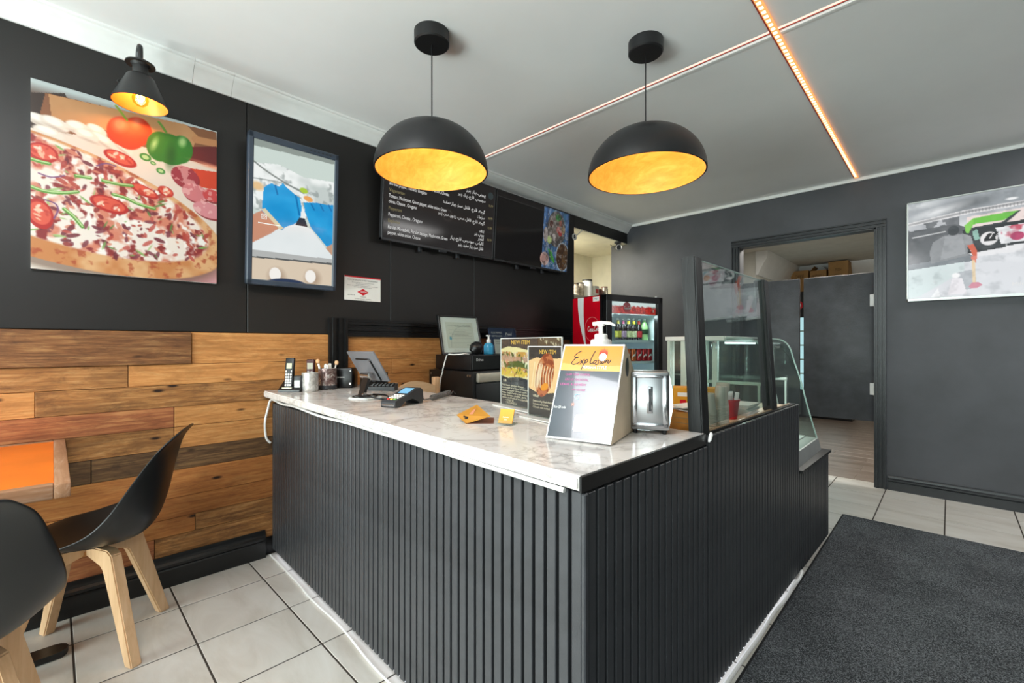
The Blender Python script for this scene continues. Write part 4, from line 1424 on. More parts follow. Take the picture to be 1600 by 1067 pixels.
MB().lathe([(0, -0.012), (0.010, -0.008), (0.012, 0.004), (0.007, 0.012), (0, 0.014)], 14, (0, -0.033, 0.148)).build('knob', mat('peach_knob', '#e3b282', 0.5), s_)
for k in range(4):
    x, y = -2.583 + 0.022 * math.cos(k * 1.7), 1.112 + 0.022 * math.sin(k * 1.7)
    w_ = tag(MB().box(-0.010, -0.003, 0, 0.010, 0.003, 0.128 + 0.006 * (k % 2), 0.002, 1).build('wrapped_wipe', K['paper'], None), 'small white sachet standing in mottled red jar', 'sachet', 'sachets in the tool jar')
    w_.location = (x, y, cz(-2.58) + 0.014)
    w_.rotation_euler = (0.05, 0.06 * (k - 1.5), k * 0.8)

# second handset behind the jars, black speaker and printer
p2 = thing('cordless_phone', 'dark red and black cordless handset standing behind candle jar', 'telephone', (-2.665, 1.052, cz(-2.66)), R(-45))
bx('charger', K['plastic_black'], p2, -0.02, -0.03, 0, 0.02, 0.03, 0.03, 0.006)
h2_ = bx('handset', mat('dark_red_plastic', '#4c1d1e', 0.35), p2, -0.012, -0.023, 0.02, 0.012, 0.023, 0.172, 0.007)
bx('display', mat('lcd_pale', '#cfd0bd', 0.3), h2_, 0.012, -0.016, 0.115, 0.0132, 0.016, 0.150, 0.0005, 1)
m = MB()
for s in (-0.015, 0.003):
    m.box(0.0115, s, 0.090, 0.0145, s + 0.012, 0.102, 0.002, 1)
m.build('keys', K['plastic_white'], h2_)

sp = thing('receipt_printer', 'black box printer at the wall end of marble top', 'printer', (-2.60, 1.245, cz(-2.6)), R(-42))
m = MB()
m.box(-0.07, -0.055, 0, 0.05, 0.04, 0.118, 0.006)
m.build('housing', K['plastic_black'], sp)
m = MB()
m.box(0.050, -0.045, 0.062, 0.0508, -0.005, 0.066)
m.box(0.050, 0.022, 0.020, 0.0508, 0.034, 0.032)
m.box(0.050, 0.026, 0.098, 0.0508, 0.033, 0.105)
m.build('printed_logo', K['white_print'], sp, smooth=False)['kind'] = 'stuff'
cr_ = thing('card_reader', 'black wedge-shaped cash register keyboard behind the tablet', 'keyboard', (-2.50, 1.365, cz(-2.5)), R(-30))
m = MB()
m.prism([(-0.09, -0.08, 0), (0.10, -0.08, 0), (0.10, -0.08, 0.022), (-0.06, -0.08, 0.088), (-0.09, -0.08, 0.085)], (0, 0.16, 0))
m.build('housing', K['plastic_black'], cr_)
m = MB()
for a in range(5):
    for q in range(3):
        u = 0.15 + q * .26
        px_, pz_ = -0.06 + 0.16 * u, 0.088 - 0.066 * u
        m.box(px_, -0.07 + a * 0.029, pz_ - 0.004, px_ + 0.02, -0.048 + a * 0.029, pz_ + 0.004)
m.build('keys', K['plastic_dark'], cr_, smooth=False)
kp = thing('keypad', 'black keypad lying behind the tablet stand', 'keypad', (-2.325, 1.325, cz(-2.32)), R(42))
m = MB()
m.prism([(-0.075, -0.035, 0), (-0.075, 0.035, 0), (-0.075, 0.035, 0.038), (-0.075, -0.035, 0.022)], (0.15, 0, 0))
m.build('housing', K['plastic_dark'], kp)
m = MB()
for a in range(6):
    for q in range(3):
        y_ = -0.025 + q * 0.02
        m.box(-0.065 + a * 0.022, y_, 0.024 + (y_ + 0.025) * 0.22, -0.049 + a * 0.022, y_ + 0.013, 0.031 + (y_ + 0.03) * 0.22, 0.002, 1)
m.build('keys', K['plastic_black'], kp)

# tablet on its counter stand, seen from behind
tb = thing('tablet_stand', 'grey tablet on black counter stand with its back to the camera', 'tablet', (-2.078, 1.085, cz(-2.078)), R(2))
MB().lathe([(0, 0), (0.078, 0), (0.08, 0.003), (0.076, 0.007), (0, 0.008)], 36).build('base', K['white_metal'], tb)
MB().lathe([(0.052, 0.008), (0.058, 0.011), (0.064, 0.008)], 32).build('base_ring', K['plastic_black'], tb)
m = MB()
m.prism([(-0.036, -0.022, 0.006), (0.014, -0.022, 0.006), (0.040, -0.004, 0.112), (-0.010, -0.004, 0.112)], (0, 0.014, 0))
m.box(-0.036, -0.035, 0.006, 0.026, 0.02, 0.014, 0.003, 1)
a_ = m.build('arm', K['plastic_black'], tb)
MB().cyl((-0.03, 0.0, 0.112), (0.045, 0.0, 0.112), 0.014, n=16).build('hinge', K['chrome'], tb)
MB().cyl((0.024, -0.022, 0.022), (0.036, -0.022, 0.022), 0.010, n=14).build('arm_screw', K['chrome'], tb)
ta = bx('tablet', K['grey_metal'], tb, -0.128, -0.005, -0.086, 0.128, 0.005, 0.086, 0.004)
ta.location = (0.0, 0.016, 0.158)
ta.rotation_euler = (R(32), 0, 0)
bx('display', K['plastic_black'], ta, -0.122, 0.005, -0.08, 0.122, 0.0058, 0.08, 0.0003, 1)
m = MB()
m.box(-0.062, -0.0085, -0.075, 0.062, -0.005, 0.045, 0.003, 1)
m.build('holder_plate', K['grey_metal'], ta)
m = MB()
m.tube([(-0.062, -0.009, 0.046), (0.058, -0.009, 0.046), (0.064, -0.009, 0.038), (0.064, -0.009, -0.078)], 0.004, 6)
m.build('holder_rim', K['plastic_black'], ta)
cbl = tag(MB().tube([(-2.03, 1.05, cz(-2.03) + 0.013), (-1.98, 1.06, cz(-2) + 0.016), (-1.93, 1.10, cz(-2) + 0.006), (-1.96, 1.15, cz(-2) + 0.006), (-2.02, 1.16, cz(-2) + 0.014), (-2.10, 1.14, cz(-2) + 0.014)], 0.0045, 8, 6).build('cable', K['plastic_black'], None),
          'black cable curled around the tablet stand base', 'cable')

# card terminal with coiled lead
te = thing('card_terminal', 'black card payment terminal with blue screen on marble top', 'card terminal', (-1.752, 1.095, cz(-1.752)), R(19))
prof = [(-.098, .004), (-.098, .022), (-.088, .030), (-.02, .046), (.045, .068), (.078, .072), (.096, .060), (.100, .02), (.092, 0), (.072, 0), (.062, .012), (.02, .028), (-.03, .022), (-.055, .004), (-.07, 0), (-.094, 0)]
MB().prism([(-0.039, y, z) for y, z in prof], (0.078, 0, 0)).build('housing', K['plastic_dark'], te, ang=25)
m = MB()
m.prism([(-0.026, 0.0, 0.0530), (0.026, 0.0, 0.0530), (0.026, 0.050, 0.0702), (-0.026, 0.050, 0.0702)], (0, -0.0005, 0.0014))
m.build('display', mat('terminal_blue', '#6fa6c9', 0.2, emit=0.25), te, smooth=False)
kc = ['#e9e9e2', '#e9e9e2', '#e9e9e2']
def slope(y): return 0.030 + (y + 0.088) * 0.2353
m = MB()
for r_ in range(3):
    for q in range(4):
        y_ = -0.062 + r_ * 0.017
        m.box(-0.028 + q * 0.0145, y_, slope(y_) - 0.002, -0.0175 + q * 0.0145, y_ + 0.012, slope(y_ + 0.006) + 0.003, 0.002, 1)
m.build('keys', K['paper'], te)
for k, (q, cname) in enumerate(((0, '#c8332c'), (1, '#dfc04a'), (2, '#5f9d48'))):
    bx('function_key', mat('key_%s' % cname[1:], cname, 0.4), te, -0.024 + q * 0.018, -0.080, slope(-0.08) - 0.002, -0.011 + q * 0.018, -0.068, slope(-0.074) + 0.003, 0.002, 1)
bx('card_slot', K['chrome'], te, -0.034, -0.1005, 0.006, 0.034, -0.096, 0.014, 0.002, 1)
pts = []
c0, c1 = Vector((-1.768, 1.262, cz(-1.77) + 0.016)), Vector((-1.872, 1.452, cz(-1.87) + 0.018))
ax = (c1 - c0).normalized()
u_ = ax.cross(Zv).normalized()
for k in range(0, 14 * 12 + 1):
    t = k / (14 * 12)
    an = 2 * PI * 14 * t
    pts.append(c0 + (c1 - c0) * t + (u_ * math.cos(an) + Zv * math.sin(an)) * 0.0115)
pts = [Vector((-1.786, 1.186, cz(-1.78) + 0.03)), Vector((-1.80, 1.215, cz(-1.8) + 0.022)), Vector((-1.80, 1.245, cz(-1.8) + 0.005))] + pts + [c1 + Vector((-0.005, 0.025, 0.004)), c1 + Vector((-0.01, 0.045, -0.012))]
tag(MB().tube(pts, 0.0030, 6).build('coiled_cable', mat('coil_grey', '#565350', .5), None), 'coiled dark grey lead behind the card terminal', 'cable')

# folded leaflet and card holder
lf = thing('leaflet', 'folded mustard leaflet lying open on the marble top', 'leaflet', (0, 0, 0))
Lp, Tp, Rp, Bp = Vector((-1.283, 1.025, 0.917)), Vector((-1.283, 1.123, 0.945)), Vector((-1.154, 1.074, 0.921)), Vector((-1.212, 1.011, cz(-1.21) + 0.001))
m = MB()
nn = (Tp - Lp).cross(Bp - Lp).normalized() * 0.0012
m.prism([Lp, Tp, Rp, Bp], nn)
m.build('upper_leaf', mat('mustard_print', '#b8812c', 0.45), lf, smooth=False)
m = MB()
m.prism([Bp, (-1.150, 1.085, cz(-1.15) + .001), (-1.232, 1.165, cz(-1.23) + .001), (-1.29, 1.085, cz(-1.29) + .001)], (0, 0, 0.0012))
m.build('lower_leaf', mat('maroon_print', '#7d4a38', 0.45), lf, smooth=False)
def leaf(u, v, up=0.002):
    p = Lp * (1 - u) * (1 - v) + Tp * u * (1 - v) + Rp * u * v + Bp * (1 - u) * v
    n_ = (Bp - Lp).cross(Tp - Lp).normalized()
    if n_.z < 0: n_ = -n_
    return p + n_ * up
m = MB()
for pts in ([(.10, .62), (.22, .45), (.35, .50), (.20, .70)], [(.12, .50), (.16, .36), (.24, .36), (.20, .52)]):
    m.poly([leaf(*p) for p in pts])
m.build('leaflet_mark', K['black_print'], lf, smooth=False)
m = MB()
m.poly([leaf(*p) for p in ((.36, .45), (.72, .22), (.80, .26), (.44, .60))])
m.build('leaflet_picture', mat('food_print', '#c9856a', 0.4), lf, smooth=False)

ch_ = thing('card_holder', 'clear desk holder with yellow business cards on marble top', 'card holder', (-1.108, 1.108, cz(-1.108)), R(22))
m = MB()
m.prism([(-0.03, -0.03, 0), (-0.03, 0.03, 0), (-0.03, 0.03, 0.004), (-0.03, -0.018, 0.004), (-0.03, -0.026, 0.018), (-0.03, -0.03, 0.018)], (0.06, 0, 0))
m.build('holder', K['acrylic'], ch_, smooth=False)
ycard = MB().box(-0.026, -0.002, 0.0, 0.026, 0.002, 0.052).build('card_stack', K['yellow'], ch_)
ycard.location = (0, -0.014, 0.006)
ycard.rotation_euler = (R(-28), 0, 0)
lettering('card_text', K['white_print'], ycard, (-0.026, -0.002, 0.052), Xv, Zv, .052, .052, [('Explosion', .5, .62, .14, 'CENTER', .42), ('pizza', .5, .78, .12, 'CENTER', .2)])
bk_ = MB().box(-0.03, 0.0025, 0.0, 0.03, 0.0045, 0.05).build('back_plate', K['acrylic'], ch_)
bk_.location, bk_.rotation_euler = (0, -0.014, 0.004), (R(-28), 0, 0)

# two menu signs in clear acrylic stands
def stand(label, x, y, ang, w, h, tilt=-4):
    t = thing('menu_sign', label, 'sign', (x, y, cz(x)), ang)
    f = bx('acrylic_sheet', K['acrylic'], t, 0, -0.0025, 0.004, w, -0.001, h)
    bx('acrylic_sheet', K['acrylic'], t, 0, 0.001, 0.004, w, 0.0025, h)
    m = MB()
    for q in ((0, 0, 0.0025, h), (w - 0.0025, 0, w, h), (0, h - 0.0025, w, h)):
        m.box(q[0], -0.0027, q[1], q[2], 0.0027, q[3])
    m.box(0, -0.045, 0, w, 0.03, 0.004)
    m.build('acrylic_edge', K['acrylic_edge'], t, smooth=False)
    return t
PX = Vector((1, 0, 0))
s1 = stand('wide acrylic sign with NEW ITEM sandwich menu behind the smaller sign', -1.470, 1.434, R(-13.3), 0.445, 0.303)
c = Canvas(.285, .29, 120, 130, '#3d3b3f')
nz, n2 = c.noise(8, 21), c.noise(20, 22)
c.pol([(0, .16), (.2, .12), (.45, .13), (.75, .17), (1, .15), (1, .58), (.8, .6), (.5, .57), (.2, .6), (0, .57)], '#e8d2a0')
e = c.polym([(0, .2), (1, .2), (1, .57), (0, .55)])
c.mix(e * (nz > .5), '#c98f4f')
c.mix(e * (n2 > .58), '#d9b9a4')
c.mix(e * np.clip((c.noise(12, 23) - .55) * 8, 0, 1), '#4d5a34')
c.pol([(.0, .25), (.9, .29), (1, .34), (.9, .38), (0, .33)], '#b98a7c', .8)
c.pol([(.1, .36), (.5, .33), (.95, .4), (.9, .46), (.5, .42), (.1, .44)], '#47582f', .8)
c.pol([(0, .46), (.35, .44), (.8, .5), (.7, .57), (.2, .58), (0, .56)], '#e0b64c', .9)
c.speck(e, 60, ['#f2e3c0', '#8a4b36', '#5d6b3a', '#e9c04f', '#d88f78'], .01, .03, 31)
c.build('print', K['print_gloss'], s1, (0.004, -0.0005, 0.300), Xv, Zv)
lettering('sign_text', mat('gold_print', '#e0b04a', .5), s1, (0.004, -0.0006, .300), Xv, Zv, .285, .29, [('NEW ITEM', .55, .085, .085, 'CENTER', .5)])
lettering('sign_text', mat('cream_print', '#d9cdb4', .5), s1, (0.004, -0.0006, .300), Xv, Zv, .285, .29, [('SUB', .06, .66, .055, 'LEFT')] + [
    (s, .02, .725 + k * .038, .042, 'LEFT', mw) for k, (s, mw) in enumerate((('Deli fresh chicken breast', .62), ('marinated in a blend of sauce', .72), ('green pepper, sweet corn', .7), ('mayo, topped with crisp onions', .72), ('fresh tomato, pickles, garlic', .7), ('sauce, and lots of mozzarella', .74)))] + [
    ('+ COMBO $4', .12, .955, .042, 'LEFT', .24), ('+ MOZZARELLA', .12, .99, .042, 'LEFT', .34)])
c = Canvas(.15, .29, 50, 90, '#5a4a40')
c.mix((c.noise(10, 41) > .55) * 1.0, '#8b7a6c')
c.mix((c.noise(16, 42) > .62) * 1.0, '#c9b79c')
c.build('print', K['print_gloss'], s1, (0.291, -0.0005, 0.300), Xv, Zv)
s2_ = stand('narrow acrylic sign with NEW ITEM wrap menu beside orange sign', -1.180, 1.300, R(-9.5), 0.195, 0.272)
c = Canvas(.187, .26, 100, 130, '#3a3638')
c.pol([(0, .2), (.25, .15), (.6, .17), (1, .15), (1, .66), (.75, .64), (.4, .68), (.15, .64), (0, .6)], '#eab98a')
e = c.ellm((.5, .4), .19, .33, .35)
c.mix(e, '#b5623f')
c.mix(e * (c.noise(14, 51) > .5), '#8a3d2a')
for k in range(8):
    c.line([(.2 + .08 * k, .22 + .012 * k), (.14 + .08 * k, .42), (.10 + .09 * k, .58)], .018, '#f0d2b0', .9, 4)
c.ell((.32, .42), .05, .2, '#ecd0b4', .3, .03, .8)
c.ell((.5, .57), .09, .05, '#e58d34', -.4)
c.build('print', K['print_gloss'], s2_, (0.004, -0.0005, 0.268), Xv, Zv)
lettering('sign_text', bpy.data.materials['gold_print'], s2_, (0.004, -0.0006, .268), Xv, Zv, .187, .26, [('NEW ITEM', .6, .095, .085, 'CENTER', .5)])
lettering('sign_text', bpy.data.materials['cream_print'], s2_, (0.004, -0.0006, .268), Xv, Zv, .187, .26, [('WRAP', .14, .73, .05, 'LEFT'), ('Seasoned grilled chicken and', .14, .80, .042, 'LEFT', .75), ('lettuce, tomatoes,', .14, .845, .042, 'LEFT', .48), ('Chipotle with melted', .14, .89, .042, 'LEFT', .52)])

# orange house-shaped sign holder
ex = thing('sign_holder', 'beige house-shaped holder with orange Explosion sign and dark panel', 'sign', (-0.875, 1.044, cz(-0.875)), R(15))
EWd, EDp, EH = 0.201, 0.300, 0.281
side = [(0, 0), (0.148, EH), (0.156, EH), (0.262, 0.19), (0.268, 0)]
for x_, nm in ((0, 'side_panel'), (EWd - 0.006, 'side_panel')):
    MB().prism([(x_, y, z) for y, z in side], (0.006, 0, 0)).build(nm, mat('beige_board', '#e2cdb0', .5) if x_ == 0 else bpy.data.materials['beige_board'], ex, smooth=False)
m = MB()
m.prism([(0.006, 0.156, EH), (0.006, 0.262, 0.19), (0.006, 0.258, 0.188), (0.006, 0.152, EH - 0.004)], (EWd - 0.012, 0, 0))
m.prism([(0.006, 0.262, 0.19), (0.006, 0.268, 0), (0.006, 0.264, 0), (0.006, 0.258, 0.19)], (EWd - 0.012, 0, 0))
m.build('back_panel', bpy.data.materials['beige_board'], ex, smooth=False)
m = MB()
pts = [(EWd + 0.0008, 0.168 + 0.020 * math.cos(t), 0.212 + 0.030 * math.sin(t)) for t in np.linspace(0, 2 * PI, 24, endpoint=False)]
m.poly(pts)
m.build('hand_hole', K['plastic_black'], ex, smooth=False)
Uf = Vector((0, 0.148, EH)).normalized()
Nf = Vector((1, 0, 0)).cross(Uf)
fh = math.hypot(0.148, EH)
m = MB()
m.prism([Vector((0, 0, 0)) + Nf * 0.001, Vector((EWd, 0, 0)) + Nf * 0.001, Vector((EWd, 0.148, EH)) + Nf * 0.001, Vector((0, 0.148, EH)) + Nf * 0.001], Nf * 0.003)
m.build('front_board', K['acrylic_edge'], ex, smooth=False)
c = Canvas(EWd - 0.008, fh - 0.012, 150, 230, '#1f2b35')
nz = c.noise(4, 61)
c.mix(nz * .35, '#42586a')
c.pol([(0, 0), (1, 0), (1, .285), (0, .285)], '#d58a2c')
c.pol([(.0, .2), (.5, .24), (1, .22), (1, .285), (0, .285)], '#dca04c')
e = np.maximum(c.polym([(.40, .775), (.83, .775), (.83, .915), (.40, .915)]), np.maximum(c.polym([(.42, .76), (.81, .76), (.81, .93), (.42, .93)]), 0))
c.mix(e, '#eef3f6')
c.build('print', K['print_gloss'], ex, Vector((0.004, 0, 0)) + Uf * (fh - 0.006) + Nf * 0.0045, Xv, Uf)
Oe = Vector((0.004, 0, 0)) + Uf * (fh - 0.006) + Nf * 0.0049
ew, eh = EWd - 0.008, fh - 0.012
def ep(u, v, k=0.0): return Oe + Xv * (u * ew) - Uf * (v * eh) + Nf * k
strokes = [[(0.317, 0.060), (0.286, 0.069), (0.233, 0.094), (0.204, 0.125), (0.230, 0.136), (0.278, 0.130), (0.223, 0.149), (0.187, 0.183), (0.175, 0.207), (0.216, 0.217), (0.272, 0.205), (0.328, 0.182)], [(0.314, 0.161), (0.336, 0.171), (0.356, 0.195), (0.376, 0.206)], [(0.388, 0.152), (0.357, 0.177), (0.321, 0.215)], [(0.415, 0.159), (0.395, 0.200), (0.360, 0.274)], [(0.392, 0.178), (0.426, 0.158), (0.447, 0.167), (0.437, 0.188), (0.395, 0.202)], [(0.554, 0.056), (0.524, 0.101), (0.497, 0.160), (0.493, 0.196), (0.518, 0.202), (0.548, 0.191)], [(0.588, 0.166), (0.558, 0.175), (0.545, 0.192), (0.561, 0.203), (0.586, 0.191), (0.595, 0.172), (0.588, 0.166)], [(0.644, 0.161), (0.619, 0.170), (0.631, 0.184), (0.629, 0.200), (0.605, 0.214), (0.581, 0.213)], [(0.668, 0.167), (0.659, 0.194), (0.675, 0.200), (0.693, 0.189)], [(0.719, 0.163), (0.693, 0.174), (0.689, 0.191), (0.708, 0.198), (0.730, 0.184), (0.725, 0.165), (0.719, 0.163)], [(0.755, 0.163), (0.747, 0.194)], [(0.748, 0.184), (0.770, 0.162), (0.788, 0.162), (0.785, 0.187), (0.798, 0.195), (0.817, 0.180), (0.834, 0.154)]]
m = MB()
for st in strokes:
    m.ribbon(crom([ep(u, v) for u, v in st], 5), 0.0030, Nf)
m.build('script_lettering', K['black_print'], ex, smooth=False)
m = MB()
for k in range(7):
    a = -1.2 + 2.4 * k / 6
    cx_, cy_ = .69 + .055 * math.sin(a), .115 - .04 * math.cos(a)
    m.poly([ep(cx_ - .022, cy_ + .012), ep(cx_ + .022, cy_ + .012), ep(cx_ + .018 * math.sin(a) + .006, cy_ - .045 - .012 * (k % 2))])
m.build('flame_logo', mat('flame_red', '#d8482a', .5), ex, smooth=False)
m = MB()
m.poly([ep(.69 + .062 * math.cos(t), .128 + .045 * math.sin(t), 0.0002) for t in np.linspace(0, 2 * PI, 24, endpoint=False)])
m.build('round_logo', K['white_print'], ex, smooth=False)
m = MB()
m.ribbon([ep(.69 + .047 * math.cos(t), .128 + .034 * math.sin(t), 0.0004) for t in np.linspace(0, 2 * PI, 24)], 0.0012, Nf)
m.ribbon([ep(.66, .13, .0004), ep(.69, .118, .0004), ep(.72, .13, .0004)], 0.0015, Nf)
m.build('logo_lines', mat('logo_gold', '#c98a2c', .5), ex, smooth=False)
lettering('white_text', K['white_print'], ex, Oe, Xv, Uf, ew, eh, [('PERSIAN STYLE', .58, .262, .048, 'CENTER', .40), ('Scan QR code', .12, .705, .035, 'CENTER', .2)])
lettering('pink_text', mat('pink_print', '#c65a9a', .5), ex, Oe, Xv, Uf, ew, eh, [('CLAIM YOUR COUPON,', .32, .345, .036, 'CENTER', .42), ('LIKE US ON SOCIAL,', .32, .400, .036, 'CENTER', .40), ('LEAVE A REVIEW', .27, .455, .036, 'CENTER', .44), ('ON GOOGLE', .38, .51, .032, 'CENTER', .22)])
lettering('google_text', mat('pale_blue_print', '#a9cfe8', .5), ex, Oe, Xv, Uf, ew, eh, [('G', .37, .60, .085, 'CENTER')])
lettering('tap_text', mat('grey_print', '#b7bfc4', .5), ex, Oe, Xv, Uf, ew, eh, [('TAP HERE', .59, .865, .055, 'CENTER', .27)])
m = MB()
m.ribbon([ep(.745 + .018 * math.cos(t), .845 + .02 * math.sin(t), .0003) for t in np.linspace(-1, 1, 9)], .0012, Nf)
m.ribbon([ep(.755 + .03 * math.cos(t), .845 + .034 * math.sin(t), .0003) for t in np.linspace(-.9, .9, 9)], .0012, Nf)
m.build('contactless_mark', bpy.data.materials['grey_print'], ex, smooth=False)
m = MB()
for k in range(5):
    u0 = .33 + .075 * k
    P_ = []
    for q in range(10):
        r_ = (.034 if q % 2 == 0 else .014)
        a = -PI / 2 + PI * q / 5
        P_.append(ep(u0 + r_ * math.cos(a), .655 + r_ * .72 * math.sin(a), .0002))
    if k == 0: m.poly(P_)
m.build('star_mark', mat('star_pink', '#ef9a8c', .5), ex, smooth=False)

# white pump bottle behind the sign
pb = thing('pump_bottle', 'white pump dispenser bottle behind the orange Explosion sign', 'bottle', (-0.928, 1.424, cz(-0.928)))
MB().lathe([(0, 0), (0.037, 0), (0.039, 0.004), (0.039, 0.292), (0.036, 0.300), (0.024, 0.303), (0.024, 0.318), (0.018, 0.322), (0.008, 0.322), (0, 0.322)], 32).build('body', K['plastic_white'], pb)
m = MB()
m.cyl((0, 0, 0.32), (0, 0, 0.352), 0.0085, n=14)
m.cyl((0, 0, 0.35), (0, 0, 0.358), 0.013, 0.015, 14)
m.tube([(-0.022, -0.022, 0.358), (0, 0, 0.362), (0.025, 0.024, 0.361), (0.038, 0.036, 0.352)], [0.007, 0.008, 0.006, 0.004], 8)
m.build('pump', K['plastic_white'], pb)

# chrome napkin dispenser
nd = thing('napkin_dispenser', 'chrome napkin dispenser at the right end of marble top', 'napkin dispenser', (-0.713, 1.384, cz(-0.713)), R(28))
bw, bd, bh = 0.118, 0.125, 0.186
m = MB()
m.box(-bw / 2, -bd / 2, 0.012, bw / 2, bd / 2, 0.012 + bh, 0.006)
m.build('body', K['steel'], nd)
m = MB()
for q in ((-bw / 2 + .004, .022, -bw / 2 + .020, .188), (bw / 2 - .020, .022, bw / 2 - .004, .188), (-bw / 2 + .004, .022, bw / 2 - .004, .036), (-bw / 2 + .004, .178, bw / 2 - .004, .190)):
    m.box(q[0], -bd / 2 - 0.005, q[1], q[2], -bd / 2 + 0.001, q[3], 0.002)
m.build('face_frame', K['chrome'], nd)
m = MB()
m.box(-0.009, -bd / 2 - 0.0032, 0.065, 0.009, -bd / 2, 0.152, 0.0015)
m.build('napkin_slot', K['chrome'], nd)
bx('slot_shadow', K['plastic_dark'], nd, -0.0045, -bd / 2 - 0.0036, 0.072, 0.0045, -bd / 2 - 0.001, 0.145, 0.002, 1)
for s in (-1, 1):
    m = MB()
    pr = [(s * (bw / 2), -bd / 2 + 0.012 + (bd - 0.024) * t / 10, 0.02 + 0.0) for t in range(11)]
    arc = [(s * (bw / 2 + 0.011 * math.sin(PI * t / 12)), 0, 0.022 + 0.166 * t / 12) for t in range(13)]
    m.prism([(x, -bd / 2 + 0.010, z) for x, _, z in arc], (0, bd - 0.02, 0))
    m.build('side_cheek', K['chrome'], nd, ang=50)
for x_ in (-bw / 2 + .014, bw / 2 - .014):
    for y_ in (-bd / 2 + .012, bd / 2 - .012):
        MB().cyl((x_, y_, 0), (x_, y_, 0.014), 0.006, 0.008, 10).build('foot', K['rubber'], nd)

# ================================================================== ON THE LEDGE BEHIND THE GLASS GUARD
ZL = 0.868
wbx = thing('wooden_box', 'low orange wooden box beside the napkin dispenser', 'box', (-0.705, 1.62, ZL), R(6))
m = MB()
for q in ((-.06, -.055, .06, -.049), (-.06, .049, .06, .055), (-.06, -.049, -.054, .049), (.054, -.049, .06, .049)):
    m.box(q[0], q[1], 0.006, q[2], q[3], 0.062, 0.001, 1)
m.build('wall', K['orange_box'], wbx)
bx('bottom', K['orange_box'], wbx, -.06, -.055, 0, .06, .055, .006)
for z in (0.024, 0.042):
    m = MB()
    m.box(-.0605, -.0558, z, .0605, -.0548, z + .0015)
    m.build('seam_line', K['ledge_edge'], wbx, smooth=False)
for k in range(3):
    o = tag(MB().box(-.045, -.035, 0, .045, .035, .003, .001, 1).build('receipt_paper', K['paper'], None), 'crumpled white paper slip on the low wooden box', 'paper', 'paper slips on the wooden box')
    o.location = (-0.708 + .01 * k, 1.615 + .008 * k, ZL + .066 + .007 * k)
    o.rotation_euler = (.06 * (k - 1), .12 - .1 * k, .5 * k)
ybx = thing('tea_box', 'yellow printed carton behind the glass guard post', 'carton', (-0.775, 1.90, ZL), R(25))
bx('carton', K['yellow'], ybx, -0.085, -0.045, 0, 0.085, 0.045, 0.125, 0.002, 1)
bx('red_label', K['red'], ybx, -0.058, -0.0456, 0.05, -0.034, -0.045, 0.074)
bx('pale_label', K['paper'], ybx, -0.068, -0.0456, 0.088, -0.026, -0.045, 0.104)

# nested clear cups
for k in range(13):
    t = tag(MB().lathe([(0, 0.002), (0.019, 0.0), (0.0205, 0.002), (0.0265, 0.074), (0.0285, 0.076), (0.0275, 0.0775), (0.0255, 0.076), (0.0195, 0.004), (0, 0.004)], 20).build('plastic_cup', K['cup'], None) if k == 0 else cup0.copy(),
            'clear plastic cup in the nested stack behind the glass guard', 'cup', 'nested clear cups behind the glass')
    if k == 0: cup0 = t
    else: COL.objects.link(t)
    if k == 0: t['label'] = 'topmost clear plastic cup of the nested stack behind the glass guard'
    elif k == 1: t['label'] = 'clear plastic cup in the nested stack behind the glass guard'
    else: t['label'] = cup1['label']
    if k == 1: cup1 = t
    t.location = (-0.622, 1.775, ZL + 0.148 - k * 0.0058)
    t.rotation_euler = (PI, 0, 0)
for k in range(8):
    t = cup0.copy()
    COL.objects.link(t)
    t['label'] = 'translucent beige cup at the foot of the nested stack behind the glass'
    t['group'] = 'beige cups under the clear stack'
    t.location = (-0.648, 1.722, ZL + 0.0795 + k * 0.0062 - 0.0)
    t.rotation_euler = (PI, 0, 0)

rt = thing('red_tub', 'red plastic tub of white cutlery behind the glass guard', 'tub', (-0.648, 1.945, ZL))
MB().lathe([(0, 0), (0.026, 0), (0.028, 0.003), (0.036, 0.074), (0.039, 0.075), (0.039, 0.081), (0.035, 0.080), (0.0265, 0.006), (0, 0.005)], 28).build('tub', K['red_plastic'], rt)
for k in range(6):
    a = k * 1.05
    o = tag(MB().box(-0.008, -0.0012, 0, 0.008, 0.0012, 0.105, 0.001, 1).build('plastic_cutlery', K['plastic_white'], None), 'white plastic cutlery standing in the red tub', 'cutlery', 'cutlery in the red tub')
    o.location = (-0.648 + .013 * math.cos(a), 1.945 + .013 * math.sin(a), ZL + .007)
    o.rotation_euler = (.16 * math.sin(a) * -1, .16 * math.cos(a), a)
gl = tag(MB().lathe([(0, 0), (0.022, 0), (0.027, 0.14), (0.025, 0.14), (0.02, 0.004), (0, 0.004)], 20).build('plastic_tumbler', K['cup'], None), 'tall clear tumbler standing behind the red tub', 'tumbler')
gl.location = (-0.700, 2.02, ZL)
for k in range(9):
    o = tag(MB().box(-0.055, -0.075, 0, 0.055, 0.075, 0.0045, 0.001, 1).build('paper_napkin', K['paper'], None) if k == 0 else nap0.copy(), 'beige paper napkin in the low pile beside the red tub', 'napkin', 'pile of napkins behind the glass')
    if k == 0: nap0 = o
    else: COL.objects.link(o)
    o.location = (-0.665 + random.uniform(-.004, .004), 2.13 + random.uniform(-.004, .004), ZL + k * 0.0052)
    o.rotation_euler = (0, 0, random.uniform(-.08, .08))

